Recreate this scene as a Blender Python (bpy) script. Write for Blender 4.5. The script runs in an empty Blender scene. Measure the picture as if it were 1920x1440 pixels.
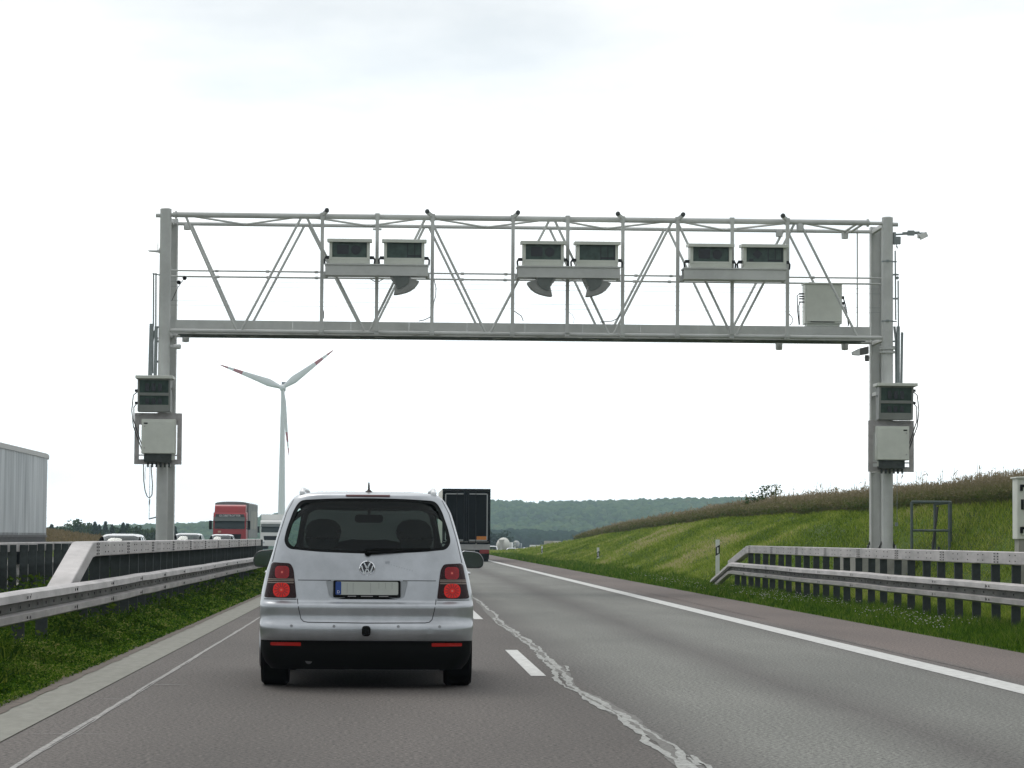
import bpy, bmesh, math, random
import numpy as np
from mathutils import Matrix, Vector
random.seed(7)
rng = np.random.default_rng(7)
SC = bpy.context.scene
COL = SC.collection
R = math.radians

# ------------------------------------------------------------------ camera
FPX = 5300.0                      # focal length in pixels of a 1920 wide picture
CAM = Vector((0.0, 0.0, 1.27))
ROLL = R(0.41)
PITCH = math.atan(0.05445)
YAW = math.atan(0.04206 * math.cos(PITCH))
cf = Vector((math.sin(YAW) * math.cos(PITCH), math.cos(YAW) * math.cos(PITCH), math.sin(PITCH)))
r0 = Vector((math.cos(YAW), -math.sin(YAW), 0))
u0 = r0.cross(cf)
cr = r0 * math.cos(ROLL) + u0 * math.sin(ROLL)
cu = u0 * math.cos(ROLL) - r0 * math.sin(ROLL)
cd = bpy.data.cameras.new('camera')
cd.sensor_width = 36.0
cd.lens = FPX / 1920 * 36.0
cd.clip_start = 0.3
cd.clip_end = 20000
cam = bpy.data.objects.new('camera', cd)
COL.objects.link(cam)
cam.matrix_world = Matrix(((cr.x, cu.x, -cf.x, CAM.x), (cr.y, cu.y, -cf.y, CAM.y), (cr.z, cu.z, -cf.z, CAM.z), (0, 0, 0, 1)))
SC.camera = cam

def at(px, py, Y):
    "point seen at picture position (px, py) on the plane Y metres down the road"
    d = cf + cr * ((px - 960) / FPX) + cu * ((720 - py) / FPX)
    return CAM + d * (Y / d.y)

# ------------------------------------------------------------------ world and sun
SUN_EL, SUN_AZ = R(50), R(-25)     # azimuth from the road direction, negative = left
W = bpy.data.worlds.new('World')
SC.world = W
W.use_nodes = True
nt = W.node_tree
nt.nodes.clear()
def wn(t, **k):
    n = nt.nodes.new(t)
    for a, b in k.items():
        setattr(n, a, b)
    return n
sky = wn('ShaderNodeTexSky', sky_type='NISHITA')
sky.sun_disc = False
sky.sun_elevation = SUN_EL
sky.sun_rotation = SUN_AZ
tc = wn('ShaderNodeTexCoord')
mp = wn('ShaderNodeMapping'); mp.inputs['Scale'].default_value = (1.0, 1.0, 3.2)
nz = wn('ShaderNodeTexNoise'); nz.inputs['Scale'].default_value = 5.5; nz.inputs['Detail'].default_value = 6; nz.inputs['Roughness'].default_value = 0.55
rp = wn('ShaderNodeValToRGB')
rp.color_ramp.elements[0].position = 0.34; rp.color_ramp.elements[0].color = (8.5, 8.95, 9.2, 1)
rp.color_ramp.elements[1].position = 0.62; rp.color_ramp.elements[1].color = (11.6, 11.7, 11.6, 1)
sx = wn('ShaderNodeSeparateXYZ')
zr = wn('ShaderNodeMapRange'); zr.inputs[1].default_value = 0.22; zr.inputs[2].default_value = 0.9; zr.inputs[3].default_value = 1.0; zr.inputs[4].default_value = 1.35
hz = wn('ShaderNodeMapRange'); hz.inputs[1].default_value = 0.0; hz.inputs[2].default_value = 0.185; hz.inputs[3].default_value = 1.75; hz.inputs[4].default_value = 0.82
m1 = wn('ShaderNodeMath', operation='MULTIPLY')
m2 = wn('ShaderNodeMath', operation='MULTIPLY')
fb = wn('ShaderNodeMapRange'); fb.inputs[1].default_value = -0.6; fb.inputs[2].default_value = 0.9; fb.inputs[3].default_value = 0.62; fb.inputs[4].default_value = 1.0
vm = wn('ShaderNodeVectorMath', operation='SCALE')
mx = wn('ShaderNodeMixRGB'); mx.inputs[0].default_value = 0.90
bg = wn('ShaderNodeBackground'); bg.inputs['Strength'].default_value = 0.10
wo = wn('ShaderNodeOutputWorld')
L = nt.links.new
L(tc.outputs['Generated'], mp.inputs[0]); L(mp.outputs[0], nz.inputs['Vector']); L(nz.outputs['Fac'], rp.inputs[0])
L(tc.outputs['Generated'], sx.inputs[0]); L(sx.outputs['Z'], zr.inputs[0]); L(sx.outputs['Z'], hz.inputs[0])
L(zr.outputs[0], m1.inputs[0]); L(hz.outputs[0], m1.inputs[1])
L(rp.outputs[0], vm.inputs[0]); L(sx.outputs['Y'], fb.inputs[0]); L(m1.outputs[0], m2.inputs[0]); L(fb.outputs[0], m2.inputs[1]); L(m2.outputs[0], vm.inputs['Scale'])
L(sky.outputs[0], mx.inputs[1]); L(vm.outputs[0], mx.inputs[2]); L(mx.outputs[0], bg.inputs[0]); L(bg.outputs[0], wo.inputs[0])

sd = bpy.data.lights.new('sun', 'SUN')
sd.energy = 0.9
sd.angle = R(25)
sd.color = (1.0, 0.96, 0.9)
sun = bpy.data.objects.new('sun', sd)
COL.objects.link(sun)
sdir = Vector((math.sin(SUN_AZ) * math.cos(SUN_EL), math.cos(SUN_AZ) * math.cos(SUN_EL), math.sin(SUN_EL)))
sun.rotation_euler = sdir.to_track_quat('Z', 'Y').to_euler()
sun.location = (0, 0, 60)
SC.view_settings.view_transform = 'Standard'
SC.view_settings.look = 'None'
SC.view_settings.exposure = 0.28
SC.view_settings.gamma = 1.0
SC.view_settings.use_curve_mapping = False
SC.cycles.volume_bounces = 1
SC.cycles.max_bounces = 8
SC.cycles.transparent_max_bounces = 16

# ------------------------------------------------------------------ materials
MATS = {}
def mat(name, col, rough=0.6, metal=0.0, var=0.0, vscale=3.0, coat=0.0, bump=0.0, bscale=40.0, stretch=None, col2=None, spec=0.5, emit=0.0):
    if name in MATS:
        return MATS[name]
    m = bpy.data.materials.new(name); m.use_nodes = True
    t = m.node_tree; b = t.nodes['Principled BSDF']
    b.inputs['Base Color'].default_value = (*col, 1)
    b.inputs['Roughness'].default_value = rough
    b.inputs['Metallic'].default_value = metal
    b.inputs['Specular IOR Level'].default_value = spec
    if coat:
        b.inputs['Coat Weight'].default_value = coat
        b.inputs['Coat Roughness'].default_value = 0.06
    if emit:
        b.inputs['Emission Color'].default_value = (*col, 1)
        b.inputs['Emission Strength'].default_value = emit
    if var or bump:
        tcn = t.nodes.new('ShaderNodeTexCoord')
        mpn = t.nodes.new('ShaderNodeMapping')
        if stretch: mpn.inputs['Scale'].default_value = stretch
        t.links.new(tcn.outputs['Object'], mpn.inputs[0])
    if var:
        n = t.nodes.new('ShaderNodeTexNoise'); n.inputs['Scale'].default_value = vscale; n.inputs['Detail'].default_value = 7; n.inputs['Roughness'].default_value = 0.65
        t.links.new(mpn.outputs[0], n.inputs['Vector'])
        c = t.nodes.new('ShaderNodeValToRGB')
        c2 = col2 if col2 else tuple(max(0, x * (1 - var)) for x in col)
        c.color_ramp.elements[0].position = 0.35; c.color_ramp.elements[0].color = (*c2, 1)
        c.color_ramp.elements[1].position = 0.62; c.color_ramp.elements[1].color = (*col, 1)
        t.links.new(n.outputs['Fac'], c.inputs[0]); t.links.new(c.outputs[0], b.inputs['Base Color'])
    if bump:
        n2 = t.nodes.new('ShaderNodeTexNoise'); n2.inputs['Scale'].default_value = bscale; n2.inputs['Detail'].default_value = 4
        t.links.new(mpn.outputs[0], n2.inputs['Vector'])
        bp = t.nodes.new('ShaderNodeBump'); bp.inputs['Strength'].default_value = bump; bp.inputs['Distance'].default_value = 0.02
        t.links.new(n2.outputs['Fac'], bp.inputs['Height']); t.links.new(bp.outputs[0], b.inputs['Normal'])
    MATS[name] = m
    return m

def glassmat(name, tint, ior=1.33, rough=0.02):
    if name in MATS: return MATS[name]
    m = bpy.data.materials.new(name); m.use_nodes = True
    t = m.node_tree; t.nodes.clear()
    o = t.nodes.new('ShaderNodeOutputMaterial'); tr = t.nodes.new('ShaderNodeBsdfTransparent'); tr.inputs[0].default_value = (*tint, 1)
    g = t.nodes.new('ShaderNodeBsdfGlossy'); g.inputs['Roughness'].default_value = rough; g.inputs['Color'].default_value = (0.9, 0.95, 0.95, 1)
    f = t.nodes.new('ShaderNodeFresnel'); f.inputs[0].default_value = ior
    x = t.nodes.new('ShaderNodeMixShader')
    t.links.new(f.outputs[0], x.inputs[0]); t.links.new(tr.outputs[0], x.inputs[1]); t.links.new(g.outputs[0], x.inputs[2]); t.links.new(x.outputs[0], o.inputs[0])
    MATS[name] = m
    return m

def leafmat(name, cols, trans=0.3):
    "leaf and blade material: colour picked per leaf from the vertex attribute rnd"
    if name in MATS: return MATS[name]
    m = bpy.data.materials.new(name); m.use_nodes = True
    t = m.node_tree; t.nodes.clear()
    a = t.nodes.new('ShaderNodeAttribute'); a.attribute_name = 'rnd'
    c = t.nodes.new('ShaderNodeValToRGB')
    while len(c.color_ramp.elements) < len(cols): c.color_ramp.elements.new(0.5)
    for i, q in enumerate(cols):
        c.color_ramp.elements[i].position = i / max(1, len(cols) - 1); c.color_ramp.elements[i].color = (*q, 1)
    d = t.nodes.new('ShaderNodeBsdfDiffuse'); s = t.nodes.new('ShaderNodeBsdfTranslucent'); x = t.nodes.new('ShaderNodeMixShader'); x.inputs[0].default_value = trans
    o = t.nodes.new('ShaderNodeOutputMaterial')
    t.links.new(a.outputs['Fac'], c.inputs[0]); t.links.new(c.outputs[0], d.inputs[0]); t.links.new(c.outputs[0], s.inputs[0])
    t.links.new(d.outputs[0], x.inputs[1]); t.links.new(s.outputs[0], x.inputs[2]); t.links.new(x.outputs[0], o.inputs[0])
    MATS[name] = m
    return m

# ------------------------------------------------------------------ mesh tools
def tag(o, label=None, cat=None, group=None, kind=None):
    if label: o['label'] = label
    if cat: o['category'] = cat
    if group: o['group'] = group
    if kind: o['kind'] = kind
    return o

def thing(name, label, cat, loc=(0, 0, 0), rz=0.0, group=None):
    o = bpy.data.objects.new(name, None)
    o.empty_display_size = 0.3
    COL.objects.link(o)
    o.location = loc; o.rotation_euler = (0, 0, rz)
    return tag(o, label, cat, group)

def link_mesh(name, me, m, parent=None, world=False, smooth=35, base=None):
    if parent is not None and world:
        me.transform(Matrix.Translation(-Vector(parent.location)))
    if m is not None and len(me.materials) == 0:
        for q in (m if isinstance(m, (list, tuple)) else [m]): me.materials.append(q)
    if smooth:
        me.polygons.foreach_set('use_smooth', [True] * len(me.polygons))
        me.set_sharp_from_angle(angle=R(smooth))
    o = bpy.data.objects.new(name, me)
    COL.objects.link(o)
    if parent is not None: o.parent = parent
    if base is not None:
        me.transform(Matrix.Translation(-Vector(base))); o.location = base
    return o

class MB:
    "collects shapes into one mesh"
    def __init__(s):
        s.v = []; s.f = []; s.mi = []; s.cur = 0
    def add(s, vs, fs):
        n = len(s.v)
        s.v += [tuple(p) for p in vs]
        for f in fs:
            s.f.append(tuple(i + n for i in f)); s.mi.append(s.cur)
        return s
    def box(s, c, d, rot=None):
        x, y, z = d[0] / 2, d[1] / 2, d[2] / 2
        vs = [Vector(p) for p in ((-x, -y, -z), (x, -y, -z), (x, y, -z), (-x, y, -z), (-x, -y, z), (x, -y, z), (x, y, z), (-x, y, z))]
        if rot is not None: vs = [rot @ p for p in vs]
        c = Vector(c)
        return s.add([p + c for p in vs], [(0, 3, 2, 1), (4, 5, 6, 7), (0, 1, 5, 4), (1, 2, 6, 5), (2, 3, 7, 6), (3, 0, 4, 7)])
    def rbox(s, lo, hi, b=0.02, axis=2):
        "box with its four edges along axis chamfered/rounded"
        lo = Vector(lo); hi = Vector(hi)
        a, c = [i for i in range(3) if i != axis]
        pts = []
        for cx, cy, st in ((hi[a] - b, hi[c] - b, 0), (lo[a] + b, hi[c] - b, 90), (lo[a] + b, lo[c] + b, 180), (hi[a] - b, lo[c] + b, 270)):
            for k in range(4):
                t = R(st + k * 30); pts.append((cx + b * math.cos(t), cy + b * math.sin(t)))
        n = len(pts); vs = []
        for zz in (lo[axis], hi[axis]):
            for p in pts:
                q = [0, 0, 0]; q[a] = p[0]; q[c] = p[1]; q[axis] = zz; vs.append(q)
        fs = [tuple(range(n))[::-1], tuple(range(n, 2 * n))] + [(i, (i + 1) % n, n + (i + 1) % n, n + i) for i in range(n)]
        if axis == 1: fs = [f[::-1] for f in fs]
        return s.add(vs, fs)
    def bar(s, p0, p1, w, h=None, up=(0, 0, 1)):
        "rectangular bar"
        h = h or w
        p0 = Vector(p0); p1 = Vector(p1); d = (p1 - p0).normalized()
        a = d.cross(Vector(up))
        if a.length < 1e-4: a = d.cross(Vector((0, 1, 0)))
        a.normalize(); b = a.cross(d)
        vs = []
        for p in (p0, p1):
            for i, j in ((-1, -1), (1, -1), (1, 1), (-1, 1)): vs.append(p + a * (i * w / 2) + b * (j * h / 2))
        return s.add(vs, [(0, 1, 2, 3), (7, 6, 5, 4), (0, 4, 5, 1), (1, 5, 6, 2), (2, 6, 7, 3), (3, 7, 4, 0)])
    def tube(s, pts, r, n=10, cap=True):
        pts = [Vector(p) for p in pts]
        rs = r if isinstance(r, (list, tuple)) else [r] * len(pts)
        vs = []; prev = None
        for i, p in enumerate(pts):
            d = (pts[min(i + 1, len(pts) - 1)] - pts[max(i - 1, 0)]).normalized()
            if prev is None:
                a = d.cross(Vector((0, 0, 1)))
                if a.length < 1e-3: a = d.cross(Vector((0, 1, 0)))
            else:
                a = prev - d * prev.dot(d)
            a.normalize(); prev = a; b = d.cross(a)
            for k in range(n):
                t = 2 * math.pi * k / n; vs.append(p + (a * math.cos(t) + b * math.sin(t)) * rs[i])
        fs = []
        for i in range(len(pts) - 1):
            for k in range(n):
                fs.append((i * n + k, i * n + (k + 1) % n, (i + 1) * n + (k + 1) % n, (i + 1) * n + k))
        if cap:
            fs.append(tuple(range(n))[::-1]); fs.append(tuple(range((len(pts) - 1) * n, len(pts) * n)))
        return s.add(vs, fs)
    def prism(s, poly, a0, a1, axis='y'):
        "extrude a 2-D outline: axis y -> outline in xz, x -> outline in yz, z -> outline in xy"
        n = len(poly); vs = []
        for a in (a0, a1):
            for p in poly:
                vs.append({'y': (p[0], a, p[1]), 'x': (a, p[0], p[1]), 'z': (p[0], p[1], a)}[axis])
        fs = [tuple(range(n)), tuple(range(n, 2 * n))[::-1]] + [(i, n + i, n + (i + 1) % n, (i + 1) % n) for i in range(n)]
        return s.add(vs, fs)
    def lathe(s, prof, c, axis='x', n=28):
        "profile = list of (radius, along)"
        c = Vector(c); vs = []
        for r, h in prof:
            for k in range(n):
                t = 2 * math.pi * k / n; p = r * math.cos(t); q = r * math.sin(t)
                vs.append(c + Vector({'x': (h, p, q), 'y': (p, h, q), 'z': (p, q, h)}[axis]))
        fs = []
        for i in range(len(prof) - 1):
            for k in range(n):
                fs.append((i * n + k, i * n + (k + 1) % n, (i + 1) * n + (k + 1) % n, (i + 1) * n + k))
        fs.append(tuple(range(n))[::-1]); fs.append(tuple(range((len(prof) - 1) * n, len(prof) * n)))
        return s.add(vs, fs)
    def mesh(s, name, fix=True):
        me = bpy.data.meshes.new(name)
        me.from_pydata(s.v, [], s.f)
        if max(s.mi, default=0) > 0: me.polygons.foreach_set('material_index', s.mi)
        me.validate()
        if fix:
            b = bmesh.new(); b.from_mesh(me); bmesh.ops.recalc_face_normals(b, faces=b.faces); b.to_mesh(me); b.free()
        me.update()
        return me
    def build(s, name, m, parent=None, world=False, smooth=35, bevel=0.0, base=None, fix=True):
        o = link_mesh(name, s.mesh(name, fix), m, parent, world, smooth, base)
        if bevel:
            md = o.modifiers.new('bevel', 'BEVEL'); md.width = bevel; md.segments = 2; md.limit_method = 'ANGLE'; md.angle_limit = R(40)
        return o

def fast_mesh(name, V, F, rnd=None):
    V = np.asarray(V, dtype=np.float32); F = np.asarray(F, dtype=np.int32)
    me = bpy.data.meshes.new(name)
    me.vertices.add(len(V)); me.vertices.foreach_set('co', V.ravel())
    me.loops.add(F.size); me.loops.foreach_set('vertex_index', F.ravel())
    me.polygons.add(len(F)); me.polygons.foreach_set('loop_start', np.arange(len(F), dtype=np.int32) * F.shape[1])
    me.update(calc_edges=True)
    if rnd is not None:
        a = me.attributes.new('rnd', 'FLOAT', 'POINT'); a.data.foreach_set('value', np.asarray(rnd, dtype=np.float32))
    return me

def copy_tree(o, parent=None):
    c = o.copy(); COL.objects.link(c)
    if parent is not None: c.parent = parent
    for ch in list(o.children): copy_tree(ch, c)
    return c

def text_part(name, s, size, m, parent, mw, depth=0.002, world=False):
    cu_ = bpy.data.curves.new('t', 'FONT'); cu_.body = s; cu_.size = size; cu_.align_x = 'CENTER'; cu_.align_y = 'CENTER'; cu_.extrude = depth; cu_.resolution_u = 3
    o = bpy.data.objects.new('t', cu_); COL.objects.link(o)
    dg = bpy.context.evaluated_depsgraph_get(); dg.update()
    me = bpy.data.meshes.new_from_object(o.evaluated_get(dg))
    bpy.data.objects.remove(o); bpy.data.curves.remove(cu_)
    me.transform(mw); me.name = name; me.materials.clear()
    return link_mesh(name, me, m, parent, world, 0)

def boolean(base, cutters, op='DIFFERENCE'):
    "returns a new mesh: base minus all cutter meshes"
    ob = bpy.data.objects.new('b', base); COL.objects.link(ob); cs = []
    for c in cutters:
        oc = bpy.data.objects.new('c', c); COL.objects.link(oc); cs.append(oc)
        md = ob.modifiers.new('x', 'BOOLEAN'); md.object = oc; md.operation = op; md.solver = 'EXACT'; md.material_mode = 'TRANSFER'
    dg = bpy.context.evaluated_depsgraph_get(); dg.update()
    me = bpy.data.meshes.new_from_object(ob.evaluated_get(dg))
    for o in [ob] + cs: bpy.data.objects.remove(o)
    return me

def sst(a, b, x):
    t = np.clip((x - a) / (b - a), 0, 1); return t * t * (3 - 2 * t)

GREY_PAINT = mat('gantry_paint', (0.555, 0.565, 0.545), 0.5, 0.0, 0.20, 1.1)
GALV = mat('galvanised_steel', (0.47, 0.445, 0.44), 0.55, 0.15, 0.34, 2.0, stretch=(1, 0.6, 2.2))
GALV_DARK = mat('weathered_steel', (0.060, 0.070, 0.070), 0.75, 0.0, 0.45, 4, spec=0.25)
PIPE = mat('galvanised_pipe', (0.25, 0.28, 0.28), 0.5, 0.3, 0.2, 6)
BLACK = mat('black_rubber', (0.006, 0.006, 0.006), 0.85, spec=0.1)
PLASTIC = mat('black_plastic', (0.007, 0.0075, 0.0075), 0.7, spec=0.1)
CABLE = mat('black_cable', (0.02, 0.02, 0.022), 0.6)
WHITE_BOX = mat('off_white_enamel', (0.62, 0.64, 0.575), 0.45, 0, 0.12, 2.0)
BOX_DARK = mat('housing_interior', (0.055, 0.075, 0.07), 0.35)
BOX_GLASS = mat('housing_window', (0.062, 0.098, 0.084), 0.3, 0, 0.45, 5, spec=.3)
CONCRETE = mat('pale_concrete', (0.36, 0.35, 0.32), 0.9, 0, 0.25, 5, bump=0.3)
WHITE_PLASTIC = mat('white_plastic', (0.74, 0.75, 0.74), 0.5, 0, 0.12, 3)
CHROME = mat('chrome', (0.75, 0.76, 0.78), 0.12, 1.0)
RED_GLASS = mat('red_lens', (0.42, 0.012, 0.012), 0.12, 0, coat=0.6)

# ================================================================== ground
def xr(y):
    y = np.asarray(y, dtype=float); q = np.clip(y - 180, 0, 520)
    return q * q / 6400.0 + np.clip(y - 700, 0, None) * (520 / 3200.0)
def zr_(y):
    y = np.asarray(y, dtype=float); q = np.clip(y - 190, 0, 370)
    return np.maximum(-q * q * 2.4e-5 - np.clip(y - 560, 0, None) * 0.0178, -8.0)
def hc_(y):
    return np.interp(y, [-80, 40, 120, 175, 225, 262, 330, 420, 600], [1.95, 2.08, 2.12, 1.62, 0.96, 0.20, -0.8, -2.2, -6.0])
def ground(u, y):
    u = np.asarray(u, dtype=float); y = np.asarray(y, dtype=float)
    u, y = np.broadcast_arrays(u, y)
    zr = zr_(y); hc = np.maximum(hc_(y), zr - 0.2)
    u0 = np.interp(y, [-80, 71, 86], [12.2, 12.2, 8.9]); t = np.clip((u - u0) / (14 - u0), 0, 1); t = 0.8 * t + 0.2 * t * t * (3 - 2 * t); lift = 0.28 * sst(8.9, 10.5, u) * sst(86, 72, y) * (1 - t)
    right = np.where(u < 14, zr + (hc - zr) * t + lift, hc + (-8 - hc) * sst(90, 420, u))
    bump = (-0.45 + 0.140 * np.clip(-21 - u, 0, 26)) * np.exp(-((y - 255) / 62.0) ** 2 / 2) * sst(-20, -24, u)
    left = zr + bump
    left = left + (-8 - left) * sst(-70, -400, u)
    z = np.where(u > 0, right, left)
    far = sst(430, 820, y) * sst(22, 60, np.abs(u))
    z = z + (-8 - z) * far
    road = ((u > -2.76) & (u < 7.21)) | ((u > -19.3) & (u < -7.6))
    return np.where(road, zr - 0.07, z)
def gz(x, y):
    return float(ground(x - float(xr(y)), y))

ul = np.unique(np.concatenate([[-4600, -2500, -1400, -900, -600, -450, -350, -280, -220, -170, -130, -100, -80, -66, -56, -48], np.arange(-42, -19.5, 1.5), [-19.32, -19.28, -13, -7.62, -7.58], np.arange(-7.0, -2.9, 0.5), [-2.78, -2.74, 0, 3, 7.18, 7.22], np.arange(7.7, 16.1, 0.4), np.arange(18, 40, 3), [45, 55, 70, 90, 120, 160, 220, 300, 420, 600, 900, 1400, 2500, 4600]]))
yl = np.unique(np.concatenate([[-1500, -700, -300, -150, -80, -40], np.arange(-20, 120, 2.0), np.arange(120, 300, 4.0), np.arange(300, 640, 12.0), [660, 700, 760, 820, 900, 1000, 1200, 1500, 2000, 2800, 4600]]))
UU, YY = np.meshgrid(ul, yl)
ZZ = ground(UU, YY)
ru = np.random.default_rng(3)
soft = ((UU < -22) | (UU > 9.2)) & (YY < 420)
ZZ = ZZ + np.where(soft, ru.normal(0, 0.025, UU.shape), 0)
V = np.stack([UU + xr(YY), YY, ZZ], -1).reshape(-1, 3)
nu, ny = len(ul), len(yl)
ii = (np.arange(ny - 1)[:, None] * nu + np.arange(nu - 1)[None, :]).ravel()
F = np.stack([ii, ii + 1, ii + nu + 1, ii + nu], -1)
EARTH = mat('grassy_earth', (0.070, 0.115, 0.014), 0.95, 0, 0.6, 0.9, col2=(0.040, 0.062, 0.010), spec=0.1)
g = link_mesh('ground', fast_mesh('ground', V, F), EARTH, smooth=60); tag(g, kind='structure')

def strip(name, u0, u1, y0, y1, dz, m, step=4.0, nsub=1):
    ys = np.unique(np.concatenate([np.arange(y0, y1, step), [y1]])); us = np.linspace(u0, u1, nsub + 1)
    U, Y = np.meshgrid(us, ys)
    V = np.stack([U + xr(Y), Y, zr_(Y) + dz], -1).reshape(-1, 3); n = len(us)
    ii = (np.arange(len(ys) - 1)[:, None] * n + np.arange(n - 1)[None, :]).ravel()
    F = np.stack([ii, ii + 1, ii + n + 1, ii + n], -1)
    return tag(link_mesh(name, fast_mesh(name, V, F), m, smooth=0), kind='structure')

def road_material(name, ramp, x0, x1, speck=0.85):
    m = bpy.data.materials.new(name); m.use_nodes = True
    t = m.node_tree; b = t.nodes['Principled BSDF']; b.inputs['Roughness'].default_value = 0.82; b.inputs['Specular IOR Level'].default_value = 0.35
    n = lambda k: t.nodes.new(k); l = t.links.new
    tcn = n('ShaderNodeTexCoord'); sp = n('ShaderNodeSeparateXYZ'); l(tcn.outputs['Object'], sp.inputs[0])
    wob = n('ShaderNodeTexNoise'); wob.inputs['Scale'].default_value = 0.35; wob.inputs['Detail'].default_value = 3
    mw = n('ShaderNodeMapping'); mw.inputs['Scale'].default_value = (1, 0.25, 1); l(tcn.outputs['Object'], mw.inputs[0]); l(mw.outputs[0], wob.inputs['Vector'])
    ad = n('ShaderNodeMath'); ad.operation = 'MULTIPLY_ADD'; ad.inputs[1].default_value = 0.5; l(wob.outputs['Fac'], ad.inputs[0]); l(sp.outputs['X'], ad.inputs[2])
    mr = n('ShaderNodeMapRange'); mr.inputs[1].default_value = x0 + 0.25; mr.inputs[2].default_value = x1 + 0.25; l(ad.outputs[0], mr.inputs[0])
    cr_ = n('ShaderNodeValToRGB')
    while len(cr_.color_ramp.elements) < len(ramp): cr_.color_ramp.elements.new(0.5)
    for i, (x, c) in enumerate(ramp):
        cr_.color_ramp.elements[i].position = (x - x0) / (x1 - x0); cr_.color_ramp.elements[i].color = (*c, 1)
    l(mr.outputs[0], cr_.inputs[0])
    # aggregate speckle, two sizes, and patchy stains
    s1 = n('ShaderNodeTexNoise'); s1.inputs['Scale'].default_value = 36; s1.inputs['Detail'].default_value = 4; s1.inputs['Roughness'].default_value = 0.8; l(tcn.outputs['Object'], s1.inputs['Vector'])
    s2 = n('ShaderNodeTexNoise'); s2.inputs['Scale'].default_value = 0.55; s2.inputs['Detail'].default_value = 6; l(mw.outputs[0], s2.inputs['Vector'])
    r1 = n('ShaderNodeMapRange'); r1.inputs[1].default_value = 0.37; r1.inputs[2].default_value = 0.63; r1.inputs[3].default_value = 1 - speck; r1.inputs[4].default_value = 1 + speck; l(s1.outputs['Fac'], r1.inputs[0])
    r2 = n('ShaderNodeMapRange'); r2.inputs[1].default_value = 0.3; r2.inputs[2].default_value = 0.7; r2.inputs[3].default_value = 0.80; r2.inputs[4].default_value = 1.13; l(s2.outputs['Fac'], r2.inputs[0])
    mm = n('ShaderNodeMath'); mm.operation = 'MULTIPLY'; l(r1.outputs[0], mm.inputs[0]); l(r2.outputs[0], mm.inputs[1])
    vs = n('ShaderNodeVectorMath'); vs.operation = 'SCALE'; l(cr_.outputs[0], vs.inputs[0]); l(mm.outputs[0], vs.inputs['Scale']); l(vs.outputs[0], b.inputs['Base Color'])
    bp = n('ShaderNodeBump'); bp.inputs['Strength'].default_value = 0.25; bp.inputs['Distance'].default_value = 0.01; l(s1.outputs['Fac'], bp.inputs['Height']); l(bp.outputs[0], b.inputs['Normal'])
    return m
LEFT = (0.098, 0.086, 0.078); LEFTD = (0.080, 0.070, 0.063); RLT = (0.150, 0.151, 0.136); RDK = (0.092, 0.087, 0.080); SHO = (0.118, 0.093, 0.082)
ROADM = road_material('road_surface', [(-2.4, LEFT), (-1.0, LEFTD), (0.2, LEFT), (1.55, LEFTD), (1.72, RDK), (2.3, RLT), (2.9, RLT), (3.45, RDK), (4.1, RLT), (4.9, RLT), (5.5, RDK), (5.9, SHO), (7.2, SHO)], -2.5, 7.3)
strip('road', -2.38, 7.20, -1400, 900, 0.0, ROADM, 4.0, 4)
strip('opposite_road', -19.2, -7.65, -1400, 900, 0.0, road_material('opposite_road_surface', [(-19, SHO), (-17, RLT), (-14, RDK), (-12, RLT), (-9, LEFT)], -19.2, -7.6), 4.0, 4)
strip('concrete_gutter', -2.76, -2.376, -60, 700, 0.006, mat('gutter_concrete', (0.235, 0.232, 0.20), 0.9, 0, 0.20, 5.0, stretch=(2, 0.5, 1)), 4.0)
PAINT = mat('road_paint', (0.56, 0.56, 0.54), 0.7, 0, 0.22, 6.0, stretch=(2, 0.6, 1))
strip('edge_line', 5.26, 5.56, -60, 700, 0.004, PAINT, 4.0)
strip('opposite_edge_line', -8.35, -8.1, -60, 700, 0.004, PAINT, 4.0)
for k in range(-2, 30):
    y0 = 26.1 + 18 * k
    strip('lane_line', 1.29, 1.43, y0, y0 + 6.0, 0.004, PAINT, 2.0)
for k in range(0, 30):
    strip('opposite_lane_line', -12.15, -12.0, 10 + 18 * k, 16 + 18 * k, 0.004, PAINT, 3.0)

# worn whitish sealed joints in the surface: jagged ribbons
def ribbons(name, specs, m):
    b = MB(); zz = 0.0035 if name != 'joint_fill' else 0.002
    for (pts) in specs:
        vs = []; n = len(pts)
        zz += 0.00012
        for (u, y, w) in pts: vs += [(u - w / 2, y, zz), (u + w / 2, y, zz)]
        b.add(vs, [(2 * i, 2 * i + 1, 2 * i + 3, 2 * i + 2) for i in range(n - 1)])
    return tag(b.build(name, m, smooth=0, fix=True), kind='structure')
rr_ = random.Random(5)
SEAL = mat('worn_sealant', (0.36, 0.37, 0.35), 0.8, 0, 0.5, 9.0, stretch=(3, 1, 1), col2=(0.19, 0.185, 0.175))
ctl_y = [10, 17, 19.8, 24.4, 28.3, 33, 42, 56, 78, 120, 180]; ctl_u = [1.66, 1.68, 1.67, 1.55, 1.63, 1.68, 1.64, 1.74, 1.70, 1.66, 1.68]
def wander(y0, y1, off, wlo, whi, step):
    pts = []; y = y0; o = 0.0; w = rr_.uniform(wlo, whi)
    while y < y1:
        st = step * max(1, y / 28)
        o = 0.8 * o + rr_.uniform(-0.017, 0.017); w = min(whi, max(wlo, w + rr_.uniform(-0.03, 0.03)))
        pts.append((float(np.interp(y, ctl_y, ctl_u)) + off + o, y, w)); y += st * rr_.uniform(0.5, 1.5)
    return pts
ribbons('joint_fill', [wander(11, 90, 0.0, 0.08, 0.14, 0.18)], mat('thin_sealant', (0.165, 0.162, 0.15), 0.85, 0, 0.45, 12, stretch=(3, 1, 1), col2=(0.095, 0.09, 0.083)))
sp = []
sp.append(wander(11, 150, 0.03, 0.022, 0.065, 0.16))
sp.append(wander(11, 45, -0.045, 0.015, 0.06, 0.14))
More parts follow.
